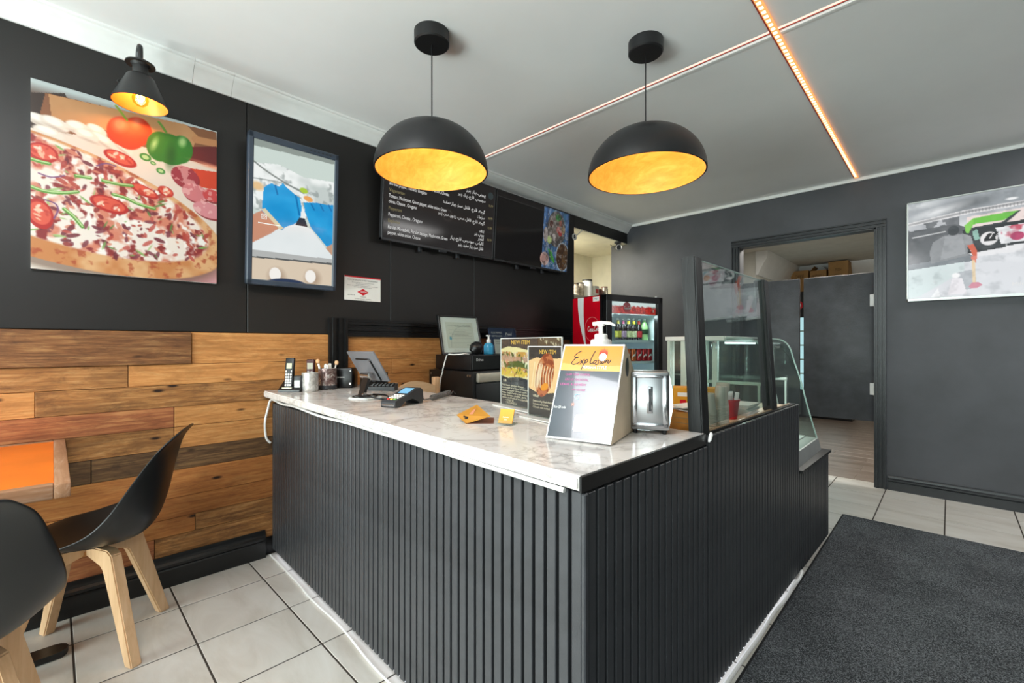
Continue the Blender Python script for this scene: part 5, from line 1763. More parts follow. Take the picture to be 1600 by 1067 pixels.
# ================================================================== BEHIND THE COUNTER
# black cabinet with a pale drawer front, black box and framed paper on it
cab = thing('cabinet', 'black steel cabinet with pale drawer strip behind the counter', 'cabinet', (-2.468, 2.25, 0))
bx('body', K['black_trim'], cab, -0.245, -0.335, 0.0, 0.245, 0.40, 0.995, 0.004)
bx('door', K['plastic_black'], cab, 0.245, -0.315, 0.06, 0.258, 0.385, 0.915, 0.004)
bx('drawer', mat('pale_drawer', '#b9b3a4', .35, .3), cab, 0.245, -0.310, 0.925, 0.275, 0.385, 0.985, 0.006)
m = MB()
for y_ in (0.20, 0.215):
    pass
for xx in (0.195, 0.218):
    m.cyl((xx, -0.336, 0.968), (xx, -0.341, 0.968), 0.0085, n=12)
m.cyl((-0.215, -0.336, 0.968), (-0.215, -0.341, 0.968), 0.008, n=12)
m.build('screw', K['steel'], cab)
dv = thing('recorder_box', 'black electronics box on top of the black cabinet', 'electronics', (-2.498, 2.33, 0.995))
bx('case', K['plastic_black'], dv, -0.205, -0.365, 0.004, 0.195, 0.36, 0.108, 0.004)
bx('front_face', K['black_trim'], dv, 0.195, -0.360, 0.008, 0.201, 0.355, 0.104, 0.002, 1)
m = MB()
m.box(0.201, -0.05, 0.052, 0.2016, 0.28, 0.056)
m.build('slot_line', K['plastic_dark'], dv, smooth=False)
for q in ((-.18, -.34), (-.18, .33), (.17, -.34), (.17, .33)):
    MB().cyl((q[0], q[1], 0), (q[0], q[1], 0.006), 0.012, n=10).build('foot', K['rubber'], dv)
lettering('brand_mark', K['white_print'], dv, (0.2012, -0.36, .104), Yv, Zv, .715, .096, [('Dahua', .05, .38, .26, 'LEFT')])

fp = thing('framed_certificate', 'framed white certificate in black frame leaning on black box', 'picture frame', (-2.46, 2.025, 1.1035))
fp.rotation_euler = (0, R(-14), R(-4))
fw_, fh_ = 0.345, 0.285
m = MB()
for q in ((-fw_ / 2, 0, -fw_ / 2 + .014, fh_), (fw_ / 2 - .014, 0, fw_ / 2, fh_), (-fw_ / 2, 0, fw_ / 2, .014), (-fw_ / 2, fh_ - .014, fw_ / 2, fh_)):
    m.box(-0.012, q[0], q[1], 0.012, q[2], q[3], 0.002, 1)
m.build('frame', K['black_trim'], fp)
bx('mount', K['paper'], fp, -0.01, -fw_ / 2 + .012, .012, 0.004, fw_ / 2 - .012, fh_ - .012)
c = Canvas(.235, .19, 90, 70, '#dcd9cc')
c.line([(.12, .95), (.2, .5), (.45, .2), (.9, .1)], .02, '#b3b4ac', .8, 6)
c.line([(.05, .12), (.4, .14)], .01, '#9a9b94', .7)
for v in (.3, .42, .55, .63, .8):
    c.line([(.1, v), (.92, v - .01)], .012, '#a9aaa2', .8)
c.ell((.13, .62), .05, .06, '#5aa0b8', 0, .03)
c.build('certificate_print', K['print'], fp, (0.0045, -.118, .235), Yv, Zv)
lettering('certificate_text', K['black_print'], fp, (0.0045, -.118, .235), Yv, Zv, .235, .19, [('Certificate of Food Safety', .62, .17, .085, 'CENTER', .6), ('is hereby awarded to', .5, .38, .06, 'CENTER', .4), ('for completing the training course', .5, .5, .06, 'CENTER', .6), ('Director', .8, .9, .06, 'CENTER', .2)])
bx('glass_front', K['acrylic'], fp, 0.006, -fw_ / 2 + .012, .012, 0.0075, fw_ / 2 - .012, fh_ - .012)

wc = thing('desk_camera', 'small black dome camera on the black box beside framed certificate', 'camera', (-2.345, 2.03, 1.103))
MB().lathe([(0, 0), (0.030, 0), (0.032, 0.006), (0.02, 0.012), (0, 0.014)], 24).build('base', K['plastic_black'], wc)
b_ = MB().lathe([(0, -0.02), (0.030, -0.018), (0.044, 0.004), (0.046, 0.02), (0.036, 0.05), (0.015, 0.066), (0, 0.068)], 28).build('head', K['plastic_black'], wc)
b_.location, b_.rotation_euler = (0, 0, 0.032), (R(-38), R(20), 0)
tag(MB().tube([(-2.365, 2.0, 1.108), (-2.36, 1.955, 1.112), (-2.37, 1.93, 1.108), (-2.42, 1.905, 1.106), (-2.47, 1.895, 1.104), (-2.49, 1.890, 1.06), (-2.51, 1.886, 1.0), (-2.53, 1.90, 0.985), (-2.55, 1.897, 0.93), (-2.56, 1.895, 0.82), (-2.57, 1.893, 0.5)], 0.0045, 8, 6).build('cable', K['plastic_white'], None),
    'white cable hanging down the side of black cabinet', 'cable')
sb = thing('sanitizer_bottle', 'small clear bottle of blue gel with white pump on black box', 'bottle', (-2.40, 2.215, 1.1035))
MB().lathe([(0, 0), (0.034, 0), (0.036, 0.004), (0.036, 0.062), (0.028, 0.078), (0.014, 0.084), (0.014, 0.09), (0, 0.09)], 28).build('body', K['blue_gel'], sb)
m = MB()
m.cyl((0, 0, 0.084), (0, 0, 0.108), 0.016, n=16)
m.cyl((0, 0, 0.108), (0, 0, 0.135), 0.007, n=12)
m.box(-0.008, -0.02, 0.13, 0.008, 0.012, 0.14, 0.003)
m.build('pump', K['plastic_white'], sb)
nb = thing('notice_board', 'navy notice in clear holder standing behind the blue gel bottle', 'notice', (-2.56, 2.54, 1.1035))
nb.rotation_euler = (0, R(-10), 0)
bx('backing', K['blue_cover'], nb, 0, -0.155, 0, 0.006, 0.15, 0.205, 0.001, 1)
bx('paper_panel', K['paper'], nb, 0.006, -0.11, 0.0, 0.0066, 0.12, 0.115)
lettering('notice_text', K['white_print'], nb, (0.006, -.155, .205), Yv, Zv, .305, .205, [('FOOD PREMISES', .08, .22, .11, 'LEFT', .38), ('INSPECTION NOTICE', .08, .35, .10, 'LEFT', .38), ('Peel', .6, .28, .16, 'LEFT', .22)])
lettering('paper_text', K['black_print'], nb, (0.0068, -.155, .205), Yv, Zv, .305, .205, [('Inspection results', .2, .55, .06, 'LEFT', .4), ('are posted here', .2, .63, .06, 'LEFT', .4), ('PASS', .34, .80, .09, 'LEFT', .3)])
bx('clear_cover', K['acrylic'], nb, 0.008, -0.158, 0.0, 0.010, 0.155, 0.215)

# wooden chair standing behind the counter
wch = thing('wooden_chair', 'pale wooden chair with curved back rail behind the counter', 'chair', (-2.33, 1.655, 0))
for y_, nm in ((-0.16, 'leg'), (0.16, 'leg')):
    bx('leg', K['beech'], wch, -0.185, y_ - 0.022, 0, -0.145, y_ + 0.022, 0.955 if y_ > 0 else 0.935, 0.006)
    bx('leg', K['beech'], wch, 0.14, y_ - 0.02, 0, 0.18, y_ + 0.02, 0.44, 0.005)
bx('seat', K['beech_x'], wch, -0.19, -0.19, 0.44, 0.19, 0.19, 0.47, 0.01)
m = MB()
arc = [(-0.165 - 0.02 * math.sin(PI * t / 10), -0.14 + 0.28 * t / 10, 0.90 + 0.035 * math.sin(PI * t / 10)) for t in range(11)]
lo = [(-0.165 - 0.02 * math.sin(PI * t / 10), -0.14 + 0.28 * t / 10, 0.855) for t in range(11)]
m.prism([p for p in arc] + lo[::-1], (0.022, 0, 0))
m.build('back_rail', K['beech_x'], wch, ang=50)

# ================================================================== DRINKS FRIDGE
FW, FD, FH = 0.67, 0.46, 1.60
fr_ = thing('drinks_fridge', 'red and black glass-door drinks fridge in the far corner', 'fridge', (-2.058, 3.243, 0), R(74))
m = MB()
m.box(0.0, 0.055, 0.02, 0.022, FD, FH)
m.box(FW - 0.022, 0.055, 0.02, FW, FD, FH)
m.box(0.0, FD - 0.02, 0.02, FW, FD, FH)
m.box(0.0, 0.055, FH - 0.03, FW, FD, FH)
m.box(0.0, 0.055, 0.02, FW, FD, 0.30)
m.build('cabinet', K['plastic_black'], fr_, smooth=False)
bx('side_skin', K['red'], fr_, -0.003, 0.085, 0.03, 0.0, FD - 0.002, FH - 0.004)
m = MB()
for q in ((0.022, FD - 0.03, 0.30, FW - 0.022, FD - 0.02, FH - 0.03), (0.022, 0.07, 0.30, 0.030, FD - 0.02, FH - 0.03), (FW - 0.030, 0.07, 0.30, FW - 0.022, FD - 0.02, FH - 0.03), (0.022, 0.07, 0.296, FW - 0.022, FD - 0.02, 0.304), (0.022, 0.07, FH - 0.04, FW - 0.022, FD - 0.02, FH - 0.03)):
    m.box(*q)
m.build('liner', K['cooler_white'], fr_, smooth=False)
m = MB()
for q in ((0, 0, 0.062, FH), (FW - 0.062, 0, FW, FH), (0, 0, FW, 0.0)):
    if q[3] > 0: m.box(q[0], 0.0, 0.28, q[2], 0.05, FH, 0.004, 1)
m.box(0, 0, FH - 0.055, FW, 0.05, FH, 0.004, 1)
m.box(0, 0, 0.24, FW, 0.05, 0.30, 0.004, 1)
m.build('door_frame', K['black_trim'], fr_)
bx('door_glass', K['glass'], fr_, 0.06, 0.020, 0.298, FW - 0.06, 0.024, FH - 0.053)
bx('kick_plate', K['plastic_black'], fr_, 0, 0.03, 0.02, FW, 0.05, 0.235)
for q in ((.04, .09), (.04, FD - .04), (FW - .04, .09), (FW - .04, FD - .04)):
    MB().cyl((q[0], q[1], 0), (q[0], q[1], 0.024), 0.018, n=12).build('foot', K['rubber'], fr_)
MB().cyl((FW - 0.05, 0.03, FH), (FW - 0.05, 0.03, FH + 0.012), 0.014, n=12).build('hinge', K['steel'], fr_)
for z in (0.62, 0.82, 1.025, 1.215):
    bx('shelf', K['cooler_white'], fr_, 0.032, 0.075, z - 0.022, FW - 0.032, FD - 0.032, z)
c = Canvas(.55, .10, 150, 32, '#c21a1c')
c.mix(np.clip((c.noise(10, 71) - .42) * 5, 0, 1), '#7d1414')
c.mix(np.clip((c.noise(18, 72) - .6) * 8, 0, 1), '#f0674a')
c.mix(np.clip((.38 - c.Y + .25 * c.noise(8, 73)) * 8 - .6, 0, 1), '#d9dcdc')
c.mix(np.clip((.2 - c.X / c.asp) * 6, 0, 1) * .6, '#c9cfd0')
h_ = bx('header_sign', K['white_print'], fr_, 0.060, 0.029, 1.440, FW - 0.060, 0.045, 1.545)
c.build('header_print', col_mat('glowing_print', .3, .75), fr_, (0.060, 0.0285, 1.545), Xv, Zv)  # glow added to the header print to brighten its unlit front
MB().lathe([(0.046, 0), (0.046, 0.0014), (0, 0.0014)], 28, (0.255, 0.0262, 1.500), 'y').build('round_badge', K['red'], fr_)
bx('price_tag', K['paper'], fr_, FW - 0.115, 0.0275, 1.500, FW - 0.070, 0.0285, 1.515)
bx('price_tag', K['paper'], fr_, FW - 0.100, 0.0275, 1.465, FW - 0.082, 0.0285, 1.490)
bx('rating_sticker', K['paper'], fr_, -0.0045, 0.09, FH - 0.052, -0.003, 0.172, FH - 0.012)
lettering('sticker_text', K['black_print'], fr_, (-0.0045, 0.172, FH - .012), Vector((0, -1, 0)), Zv, .08, .04, [('M 26', .3, .6, .5, 'LEFT', .4)])

def cola(N, O, Rv, Uv, s, name, parent, m_):
    """flowing white wordmark, pen strokes; s is the height of the capital"""
    O, Rv, Uv = Vector(O), Vector(Rv), Vector(Uv)
    G_ = {
        'C': [[(.52, .78), (.50, .95), (.36, .98), (.16, .80), (.06, .45), (.14, .10), (.34, .02), (.55, .16), (.75, .10)]],
        'o': [[(.20, .46), (.06, .36), (.04, .14), (.14, .02), (.28, .10), (.32, .32), (.22, .46), (.16, .36), (.30, .30), (.42, .36)]],
        'c': [[(.30, .40), (.20, .46), (.07, .34), (.05, .14), (.16, .02), (.30, .10), (.40, .22)]],
        'a': [[(.30, .40), (.18, .46), (.05, .30), (.06, .08), (.16, .03), (.28, .20), (.32, .44), (.30, .14), (.36, .03), (.46, .14)]],
        '-': [[(.04, .24), (.22, .28)]],
        'l': [[(.06, .10), (.24, .50), (.36, .90), (.28, 1.0), (.18, .80), (.14, .30), (.18, .05), (.30, .12)]],
    }
    mb, x = MB(), 0.0
    for ch, adv in (('C', .56), ('o', .36), ('c', .34), ('a', .42), ('-', .24), ('C', .56), ('o', .36), ('l', .30), ('a', .4)):
        for st in G_[ch]:
            p = crom([O + Rv * ((x + u) * s) + Uv * (v * s) for u, v in st], 4)
            w = [s * (.075 + .045 * math.sin(PI * k / (len(p) - 1))) for k in range(len(p))]
            mb.ribbon(p, w, N)
        x += adv
    p = crom([O + Rv * (u * s) + Uv * (v * s) for u, v in ((.5, .12), (1.0, -.16), (1.8, -.02), (2.4, .18))], 5)
    mb.ribbon(p, [s * .05] * len(p), N)
    return mb.build(name, m_, parent, smooth=False)


NY = Vector((0, -1, 0))
cola(Vector((-1, 0, 0)), (-0.0036, 0.243, 1.292), NY, Zv, .044, 'wordmark', fr_, K['white_print'])
cola(Vector((0, -1, 0)), (0.221, 0.0256, 1.486), Xv, Zv, .024, 'badge_wordmark', fr_, K['white_print'])
m = MB()
m.ribbon([(-0.0034, 0.185 + .098 * math.cos(t), 1.310 + .105 * math.sin(t)) for t in np.linspace(0, 2 * PI, 48)], .0032, Vector((-1, 0, 0)))
m.build('circle_line', mat('pale_red_line', '#f0a0a0', .4), fr_, smooth=False)
m = MB()
le = crom([(-0.0034, 0.385, FH - .005), (-0.0034, 0.378, 1.48), (-0.0034, 0.345, 1.33), (-0.0034, 0.29, 1.18), (-0.0034, 0.262, 1.10)], 6)
ri = crom([(-0.0034, 0.298, FH - .005), (-0.0034, 0.302, 1.48), (-0.0034, 0.292, 1.33), (-0.0034, 0.268, 1.18), (-0.0034, 0.252, 1.10)], 6)
for i in range(len(le) - 1):
    m.poly([le[i], ri[i], ri[i + 1], le[i + 1]])
m.build('white_ribbon', K['white_print'], fr_, smooth=False)
# light inside the fridge
fl_ = area('fridge_light', (0, 0, 0), (0, 0, 0), 0.5, 0.05, 1.6, (0.86, 0.95, 1.0))
fl_.parent = fr_
fl_.location = (FW / 2, 0.07, 1.43)
fl_.rotation_euler = (R(-35), 0, 0)
fl2 = area('fridge_light.001', (0, 0, 0), (0, 0, 0), 0.04, 0.8, 1.4, (0.86, 0.95, 1.0))
fl2.parent = fr_
fl2.location = (0.045, 0.075, 0.85)
fl2.rotation_euler = (R(90), 0, R(-35))

FM = fr_.matrix_basis.copy()
from mathutils import Euler
FMw = Matrix.Translation(fr_.location) @ Euler((0, 0, R(74))).to_matrix().to_4x4()
def bottle(label, x, y, z, lab, cap, body, neck):
    t = thing('beer_bottle', label, 'bottle', FMw @ Vector((x, y, z)), R(74))
    MB().lathe([(0, 0), (0.027, 0), (0.029, 0.004), (0.029, 0.105), (0.022, 0.128), (0.012, 0.150), (0.0115, 0.188), (0.0, 0.188)], 20).build('body', K[body], t)
    MB().lathe([(0.0293, 0.026), (0.0296, 0.028), (0.0296, 0.080), (0.0293, 0.082)], 20).build('label', mat('label_%s' % lab[1:], lab, .5, var=.2, vscale=60), t)
    MB().lathe([(0.0150, 0.146), (0.0125, 0.1515), (0.0122, 0.174), (0.0118, 0.174)], 18).build('neck_label', mat('neck_%s' % neck[1:], neck, .5, var=.15, vscale=60), t)
    MB().lathe([(0.0135, 0.180), (0.0138, 0.192), (0.011, 0.195), (0, 0.195)], 16).build('cap', mat('cap_%s' % cap[1:], cap, .3, .4), t)
    return t
bottle('dark bottle with olive label, first on the top fridge shelf', 0.248, 0.13, 1.215, '#a9a23c', '#cfcfcf', 'brown_glass', '#b3a24a')
bottle('dark bottle with mauve label, second on the top fridge shelf', 0.310, 0.13, 1.215, '#9a7d95', '#cfcfcf', 'brown_glass', '#b0587e')
bottle('dark bottle with pale green label and yellow neck, third on top fridge shelf', 0.373, 0.13, 1.215, '#b7b98a', '#dcdcdc', 'brown_glass', '#d8c23a')
bottle('dark bottle with cream label and bright yellow neck, fourth on top fridge shelf', 0.436, 0.13, 1.215, '#c2c29c', '#dcdcdc', 'brown_glass', '#e2cf3f')
bottle('dark bottle with red label, beside the green bottle in fridge', 0.502, 0.13, 1.215, '#c23038', '#b9bcc0', 'brown_glass', '#b23a3a')
gb = thing('soda_bottle', 'pale green plastic soda bottle on the top fridge shelf', 'bottle', FMw @ Vector((0.578, 0.14, 1.215)), R(74))
MB().lathe([(0, 0), (0.034, 0), (0.038, 0.01), (0.036, 0.06), (0.040, 0.11), (0.026, 0.150), (0.014, 0.172), (0.014, 0.186), (0, 0.186)], 24).build('body', K['green_glass'], gb)
MB().lathe([(0.0385, 0.055), (0.0395, 0.058), (0.0395, 0.10), (0.0385, 0.103)], 24).build('label', mat('label_green', '#16341b', .5, var=.7, vscale=50), gb)
MB().cyl((0, 0, 0.184), (0, 0, 0.20), 0.015, n=16).build('cap', mat('cap_green', '#dfeae0', .4), gb)
gb2 = copy_tree(gb, FMw @ Vector((0.60, 0.235, 1.215)), label='pale green soda bottle half hidden behind another on top fridge shelf')
def can(label, x, y, z, col, group):
    t = thing('drink_can', label, 'can', FMw @ Vector((x, y, z)), R(74), group)
    MB().lathe([(0.024, 0.0), (0.0315, 0.010), (0.0315, 0.100), (0.0265, 0.112)], 22).build('body', mat('can_%s' % col[1:], col, .25, .3, var=.05), t)
    MB().lathe([(0, 0.004), (0.022, 0.0), (0.0245, 0.001)], 20).lathe([(0.027, 0.112), (0.027, 0.1145), (0.024, 0.111), (0, 0.111)], 20).build('lid', K['tin'], t)
    m = MB()
    p = crom([Vector((0.0322 * math.sin(a), -0.0322 * math.cos(a), zz)) for a, zz in ((-.8, .03), (-.3, .05), (0, .045), (.35, .07), (.8, .085))], 4)
    for i in range(len(p) - 1):
        m.poly([p[i], p[i + 1], p[i + 1] + Vector((0, 0, .016)), p[i] + Vector((0, 0, .016))])
    m.build('can_swirl', K['white_print'], t, smooth=False)
    return t
o1 = can('orange can in the middle fridge row', .345, .12, 1.025, '#d8662a', 'orange cans in the middle row')
o1['label'] = 'second orange can from the left in the middle fridge row'
copy_tree(o1, FMw @ Vector((.415, .12, 1.025)), label='orange can next to the red cans in the middle fridge row')
copy_tree(o1, FMw @ Vector((.275, .12, 1.025)), label='leftmost orange can in the middle fridge row, behind the sign')
r1 = can('red can in the middle fridge row', .485, .12, 1.025, '#c5101e', 'red cans in the middle row')
r1['label'] = 'red can next to the orange cans in the middle fridge row'
copy_tree(r1, FMw @ Vector((.552, .12, 1.025)), label='middle one of the three red cans in the middle fridge row')
copy_tree(r1, FMw @ Vector((.618, .12, 1.025)), label='rightmost red can in the middle fridge row')
for k in range(5):
    t = copy_tree(r1, FMw @ Vector((.28 + .075 * k, .12, .82)), label='red can in the lower fridge row')
    t['group'] = 'red cans in the lower row'

# jars on the kitchen shelf in the niche behind
ksh = thing('storage_shelf', 'pale storage shelf carrying jars in the bright kitchen niche', 'shelf', (-3.25, 4.55, 0))
bx('top_board', K['cream'], ksh, -0.18, -0.65, 1.72, 0.18, 0.70, 1.75)
for y_ in (-0.62, 0.64):
    bx('side_board', K['cream'], ksh, -0.18, y_, 0, 0.18, y_ + 0.03, 1.72)
for z in (0.5, 1.1):
    bx('shelf', K['cream'], ksh, -0.18, -0.6, z, 0.18, 0.64, z + 0.02)
def kjar(label, y, r, h, m_, lidc, lidr=0.9, x=-3.18):
    t = thing('storage_jar', label, 'jar', (x, y, 1.75))
    MB().lathe([(0, 0), (r, 0), (r, h * 0.8), (r * 0.85, h * 0.92), (r * 0.85, h * 0.95), (0, h * 0.95)], 24).build('body', m_, t)
    MB().lathe([(0, h * 0.92), (r * lidr, h * 0.92), (r * lidr, h), (0, h)], 24).build('lid', mat('lid_' + lidc[1:], lidc, .4), t)
    return t
kjar('glass jar with brown contents, leftmost on the kitchen shelf', 4.33, .045, .15, K['jar_glass'], '#4a3b2c')
kjar('glass jar with dark lid beside the white jar on kitchen shelf', 4.44, .045, .17, K['jar_glass'], '#2c2622')
kjar('large white jar with dark lid on kitchen shelf', 4.575, .065, .22, K['plastic_white'], '#37332c', .95)
rb = thing('spice_box', 'white carton with red emblem on kitchen shelf', 'carton', (-3.16, 4.70, 1.75))
bx('carton', K['paper'], rb, -.04, -.04, 0, .04, .04, .15, .002, 1)
bx('red_emblem', K['red'], rb, .0405, -.03, .06, .0412, .03, .11)
kjar('jar of dark red sauce on the kitchen shelf', 4.83, .05, .13, mat('sauce_red', '#6d3c34', .3, var=.3, vscale=30), '#c9c0b0')
kjar('small mottled jar at right end of the kitchen shelf', 4.96, .045, .17, K['jar_glass'], '#7d3a34')

# camera under the header
scm = thing('security_camera', 'small black security camera in the corner by kitchen opening', 'camera', (-2.74, 4.55, 2.355))
MB().cyl((0, 0, 0.004), (0, 0, -0.012), 0.04, n=24).build('base', K['plastic_dark'], scm)
MB().tube([(0, 0, -0.01), (0, -0.01, -0.035), (0.01, -0.02, -0.05)], 0.012, 10, 3).build('bracket', K['plastic_dark'], scm)
cbd = MB().cyl((0, 0.05, 0), (0, -0.06, 0), 0.034, 0.036, 22).build('body', K['plastic_black'], scm)
cbd.location, cbd.rotation_euler = (0.015, -0.01, -0.062), (R(12), 0, R(38))
MB().lathe([(0.036, 0), (0.030, -0.004), (0.022, 0.004), (0, 0.003)], 20, (0, -0.06, 0), 'y').build('lens', K['steel'], cbd)
MB().tube([(-0.02, 0.03, -0.03), (-0.03, -0.06, -0.05), (-0.02, -0.12, -0.045)], 0.004, 6, 4).build('lead', K['plastic_black'], scm)

# ================================================================== GLASS DISPLAY CASE
dc = thing('display_case', 'empty glass display case with white frame at end of counter', 'display case', (0, 0, 0))
Y0, Y1 = 2.66, 3.26
XR, XF = -1.255, -0.585
profg = [(-0.905, 1.212), (-0.80, 1.208), (-0.755, 1.192), (-0.725, 1.152), (-0.702, 1.07), (-0.668, 0.955), (-0.63, 0.79), (-0.582, 0.605)]
full_prof = [(XR, 0.60), (XR, 1.205)] + [(-0.92, 1.212)] + profg
def pg(y, th):
    m = MB()
    m.prism([(x, y, z) for x, z in full_prof], (0, th, 0))
    return m
pg(Y0, 0.006).build('end_pane', K['glass_green'], dc, smooth=False)
pg(Y1 - 0.006, 0.006).build('end_pane', K['glass_green'], dc, smooth=False)
cg = crom([(x, 0, z) for x, z in profg], 4)
for y in (Y0, Y1):
    MB().tube([(p.x, y, p.z) for p in cg], 0.0045, 6).build('pane_edge', K['glass_edge'], dc)
m = MB()
for i in range(len(cg) - 1):
    m.poly([(cg[i].x, Y0 + .006, cg[i].z), (cg[i].x, Y1 - .006, cg[i].z), (cg[i + 1].x, Y1 - .006, cg[i + 1].z), (cg[i + 1].x, Y0 + .006, cg[i + 1].z)])
m.build('curved_front_glass', K['glass_green'], dc, ang=60)
m = MB()
m.box(XR - .01, Y0 - .004, 1.196, -0.915, Y0 + .022, 1.222, .003, 1)
m.box(XR - .01, Y1 - .022, 1.196, -0.915, Y1 + .004, 1.222, .003, 1)
m.box(-0.935, Y0, 1.196, -0.905, Y1, 1.222, .003, 1)
m.box(XR - .01, Y0, 1.196, XR + .02, Y1, 1.222, .003, 1)
m.build('top_frame', K['white_metal'], dc)
for x, w in ((XR, .018), (XR + .085, .034), (-0.985, .03)):
    m = MB()
    m.box(x, Y0 + .002, .60, x + w, Y0 + .03, 1.198, .002, 1)
    m.build('upright', K['white_metal'], dc)
bx('upright', K['white_metal'], dc, XR, Y1 - .03, .60, XR + .03, Y1 - .004, 1.198, .002, 1)
m = MB()
for s in (-0.012, 0.012):
    m.tube([(-0.97 + s, Y0 - .006, 1.15), (-0.97 + s, Y0 - .006, 1.178), (-0.97, Y0 - .006, 1.192)], .004, 8, 3)
m.build('clip', K['chrome'], dc)
cl_ = area('case_light', (-0.92, (Y0 + Y1) / 2, 1.172), (0, 0, 0), 0.03, 0.5, 2.5, (0.95, 1.0, 1.0))
bx('light_tube', emit_mat('case_tube', '#f2fbff', 5.0), dc, -0.93, Y0 + .05, 1.178, -0.91, Y1 - .05, 1.188)
m = MB()
m.prism([(XR, Y0 - .002, 0.536), (-0.560, Y0 - .002, 0.536), (-0.575, Y0 - .002, 0.605), (XR, Y0 - .002, 0.605)], (0, Y1 - Y0 + .004, 0))
m.build('bottom_frame', K['alu'], dc, smooth=False)
bx('deck', K['white_metal'], dc, XR + .02, Y0 + .01, .605, -0.64, Y1 - .01, .612)
bx('shelf', K['glass_green'], dc, -1.13, Y0 + .02, .966, -0.755, Y1 - .02, .972)
m = MB()
m.box(-1.13, Y0 + .018, .950, -0.735, Y0 + .030, .966)
m.box(-1.13, Y1 - .030, .950, -0.735, Y1 - .018, .966)
m.box(-0.748, Y0 + .018, .62, -0.738, Y0 + .030, .955)
m.box(-0.748, Y1 - .030, .62, -0.738, Y1 - .018, .955)
m.build('shelf_bracket', K['white_metal'], dc, smooth=False)
m = MB()
for y in (Y0 + .04, (Y0 + Y1) / 2 - .015, Y1 - .07):
    m.box(XR - .002, y, .61, XR + .016, y + .03, 1.196)
m.build('rear_door_frame', K['white_metal'], dc, smooth=False)
bx('rear_pane', K['glass_green'], dc, XR + .004, Y0 + .03, .61, XR + .009, Y1 - .03, 1.196)
for k, (x, y) in enumerate(((-0.86, 2.85), (-0.86, 3.05), (-1.02, 2.95))):
    t = thing('food_tray', 'shallow steel tray on the floor of the glass display case', 'tray', (x, y, .612), group='trays in the display case')
    MB().lathe([(0, .002), (.07, 0), (.085, .022), (.09, .022), (.09, .025), (.083, .024), (.068, .004), (0, .005)], 28).build('tray', K['steel'], t)

# ================================================================== BACK ROOM
uc = thing('upright_cooler', 'tall dark glass-door cooler behind the swing doors', 'fridge', (-1.53, 8.55, 0))
bx('cabinet', K['plastic_black'], uc, -0.46, 0.0, 0.0, 0.46, 0.42, 2.04, 0.006)
bx('lit_interior', emit_mat('cooler_glow', '#bfe0ea', 0.8), uc, -0.40, -0.012, 0.45, 0.40, -0.002, 1.62)
m = MB()
for q in ((-.46, .30, -.40, 2.04), (.40, .30, .46, 2.04), (-.46, 1.62, .46, 2.04), (-.46, .30, .46, .45), (-.03, .45, .03, 1.62)):
    m.box(q[0], -0.045, q[1], q[2], -0.01, q[3], .003, 1)
m.build('door_frame', K['black_trim'], uc)
for z in (.7, .93, 1.16, 1.39):
    bx('shelf', K['white_metal'], uc, -0.40, -0.02, z, 0.40, -0.012, z + .02)
bx('door_glass', K['glass'], uc, -0.40, -0.03, .45, .40, -0.026, 1.62)
MB().lathe([(0, 0), (.075, 0), (.075, -.004)], 28, (-.25, -.046, 1.82), 'y').build('round_sign', K['red'], uc)
MB().lathe([(0, 0), (.048, 0), (.048, -.002)], 28, (-.25, -.0505, 1.82), 'y').build('sign_centre', K['white_print'], uc)

def carton(label, x0, x1, y, z, h, d, text, open_flap=False):
    t = thing('cardboard_box', label, 'box', ((x0 + x1) / 2, y, z))
    w = (x1 - x0) / 2
    if not open_flap:
        bx('carton', K['card'], t, -w, 0, 0, w, d, h, .004, 1)
        bx('tape', mat('box_tape', '#c9a878', .3), t, -.025, 0.02, h, .025, d - .02, h + .001)
    else:
        m = MB()
        for q in ((-w, 0, w, .006), (-w, d - .006, w, d), (-w, 0, -w + .006, d), (w - .006, 0, w, d)):
            m.box(q[0], q[1], 0, q[2], q[3], h)
        m.box(-w, 0, 0, w, d, .006)
        m.build('carton', K['card'], t, smooth=False)
        m = MB()
        m.prism([(-w, .01, h), (-w, d - .01, h), (-w + .06, d - .01, h + .07), (-w + .06, .01, h + .07)], (.004, 0, .002))
        m.prism([(w, .01, h), (w, d - .01, h), (w - .07, d - .01, h + .07), (w - .07, .01, h + .07)], (-.004, 0, .002))
        m.build('flap', K['card'], t, smooth=False)
    lettering('box_print', K['card_dark'], t, (-w, -.001, h), Xv, Zv, 2 * w, h, text)
    return t
carton('low cardboard box at left end of the row on the tall cooler', -1.89, -1.645, 8.56, 2.043, .345, .36, [('CHEESE', .5, .35, .22, 'CENTER', .5)])
carton('cardboard box with open peaked flaps in the row on the tall cooler', -1.625, -1.395, 8.56, 2.043, .325, .36, [('MOZZARELLA', .5, .35, .2, 'CENTER', .7)], True)
carton('tallest cardboard box at right end of the row on the tall cooler', -1.375, -1.12, 8.56, 2.043, .44, .40, [('FRESH', .5, .35, .14, 'CENTER', .3), ('DOUGH', .5, .55, .14, 'CENTER', .36)])

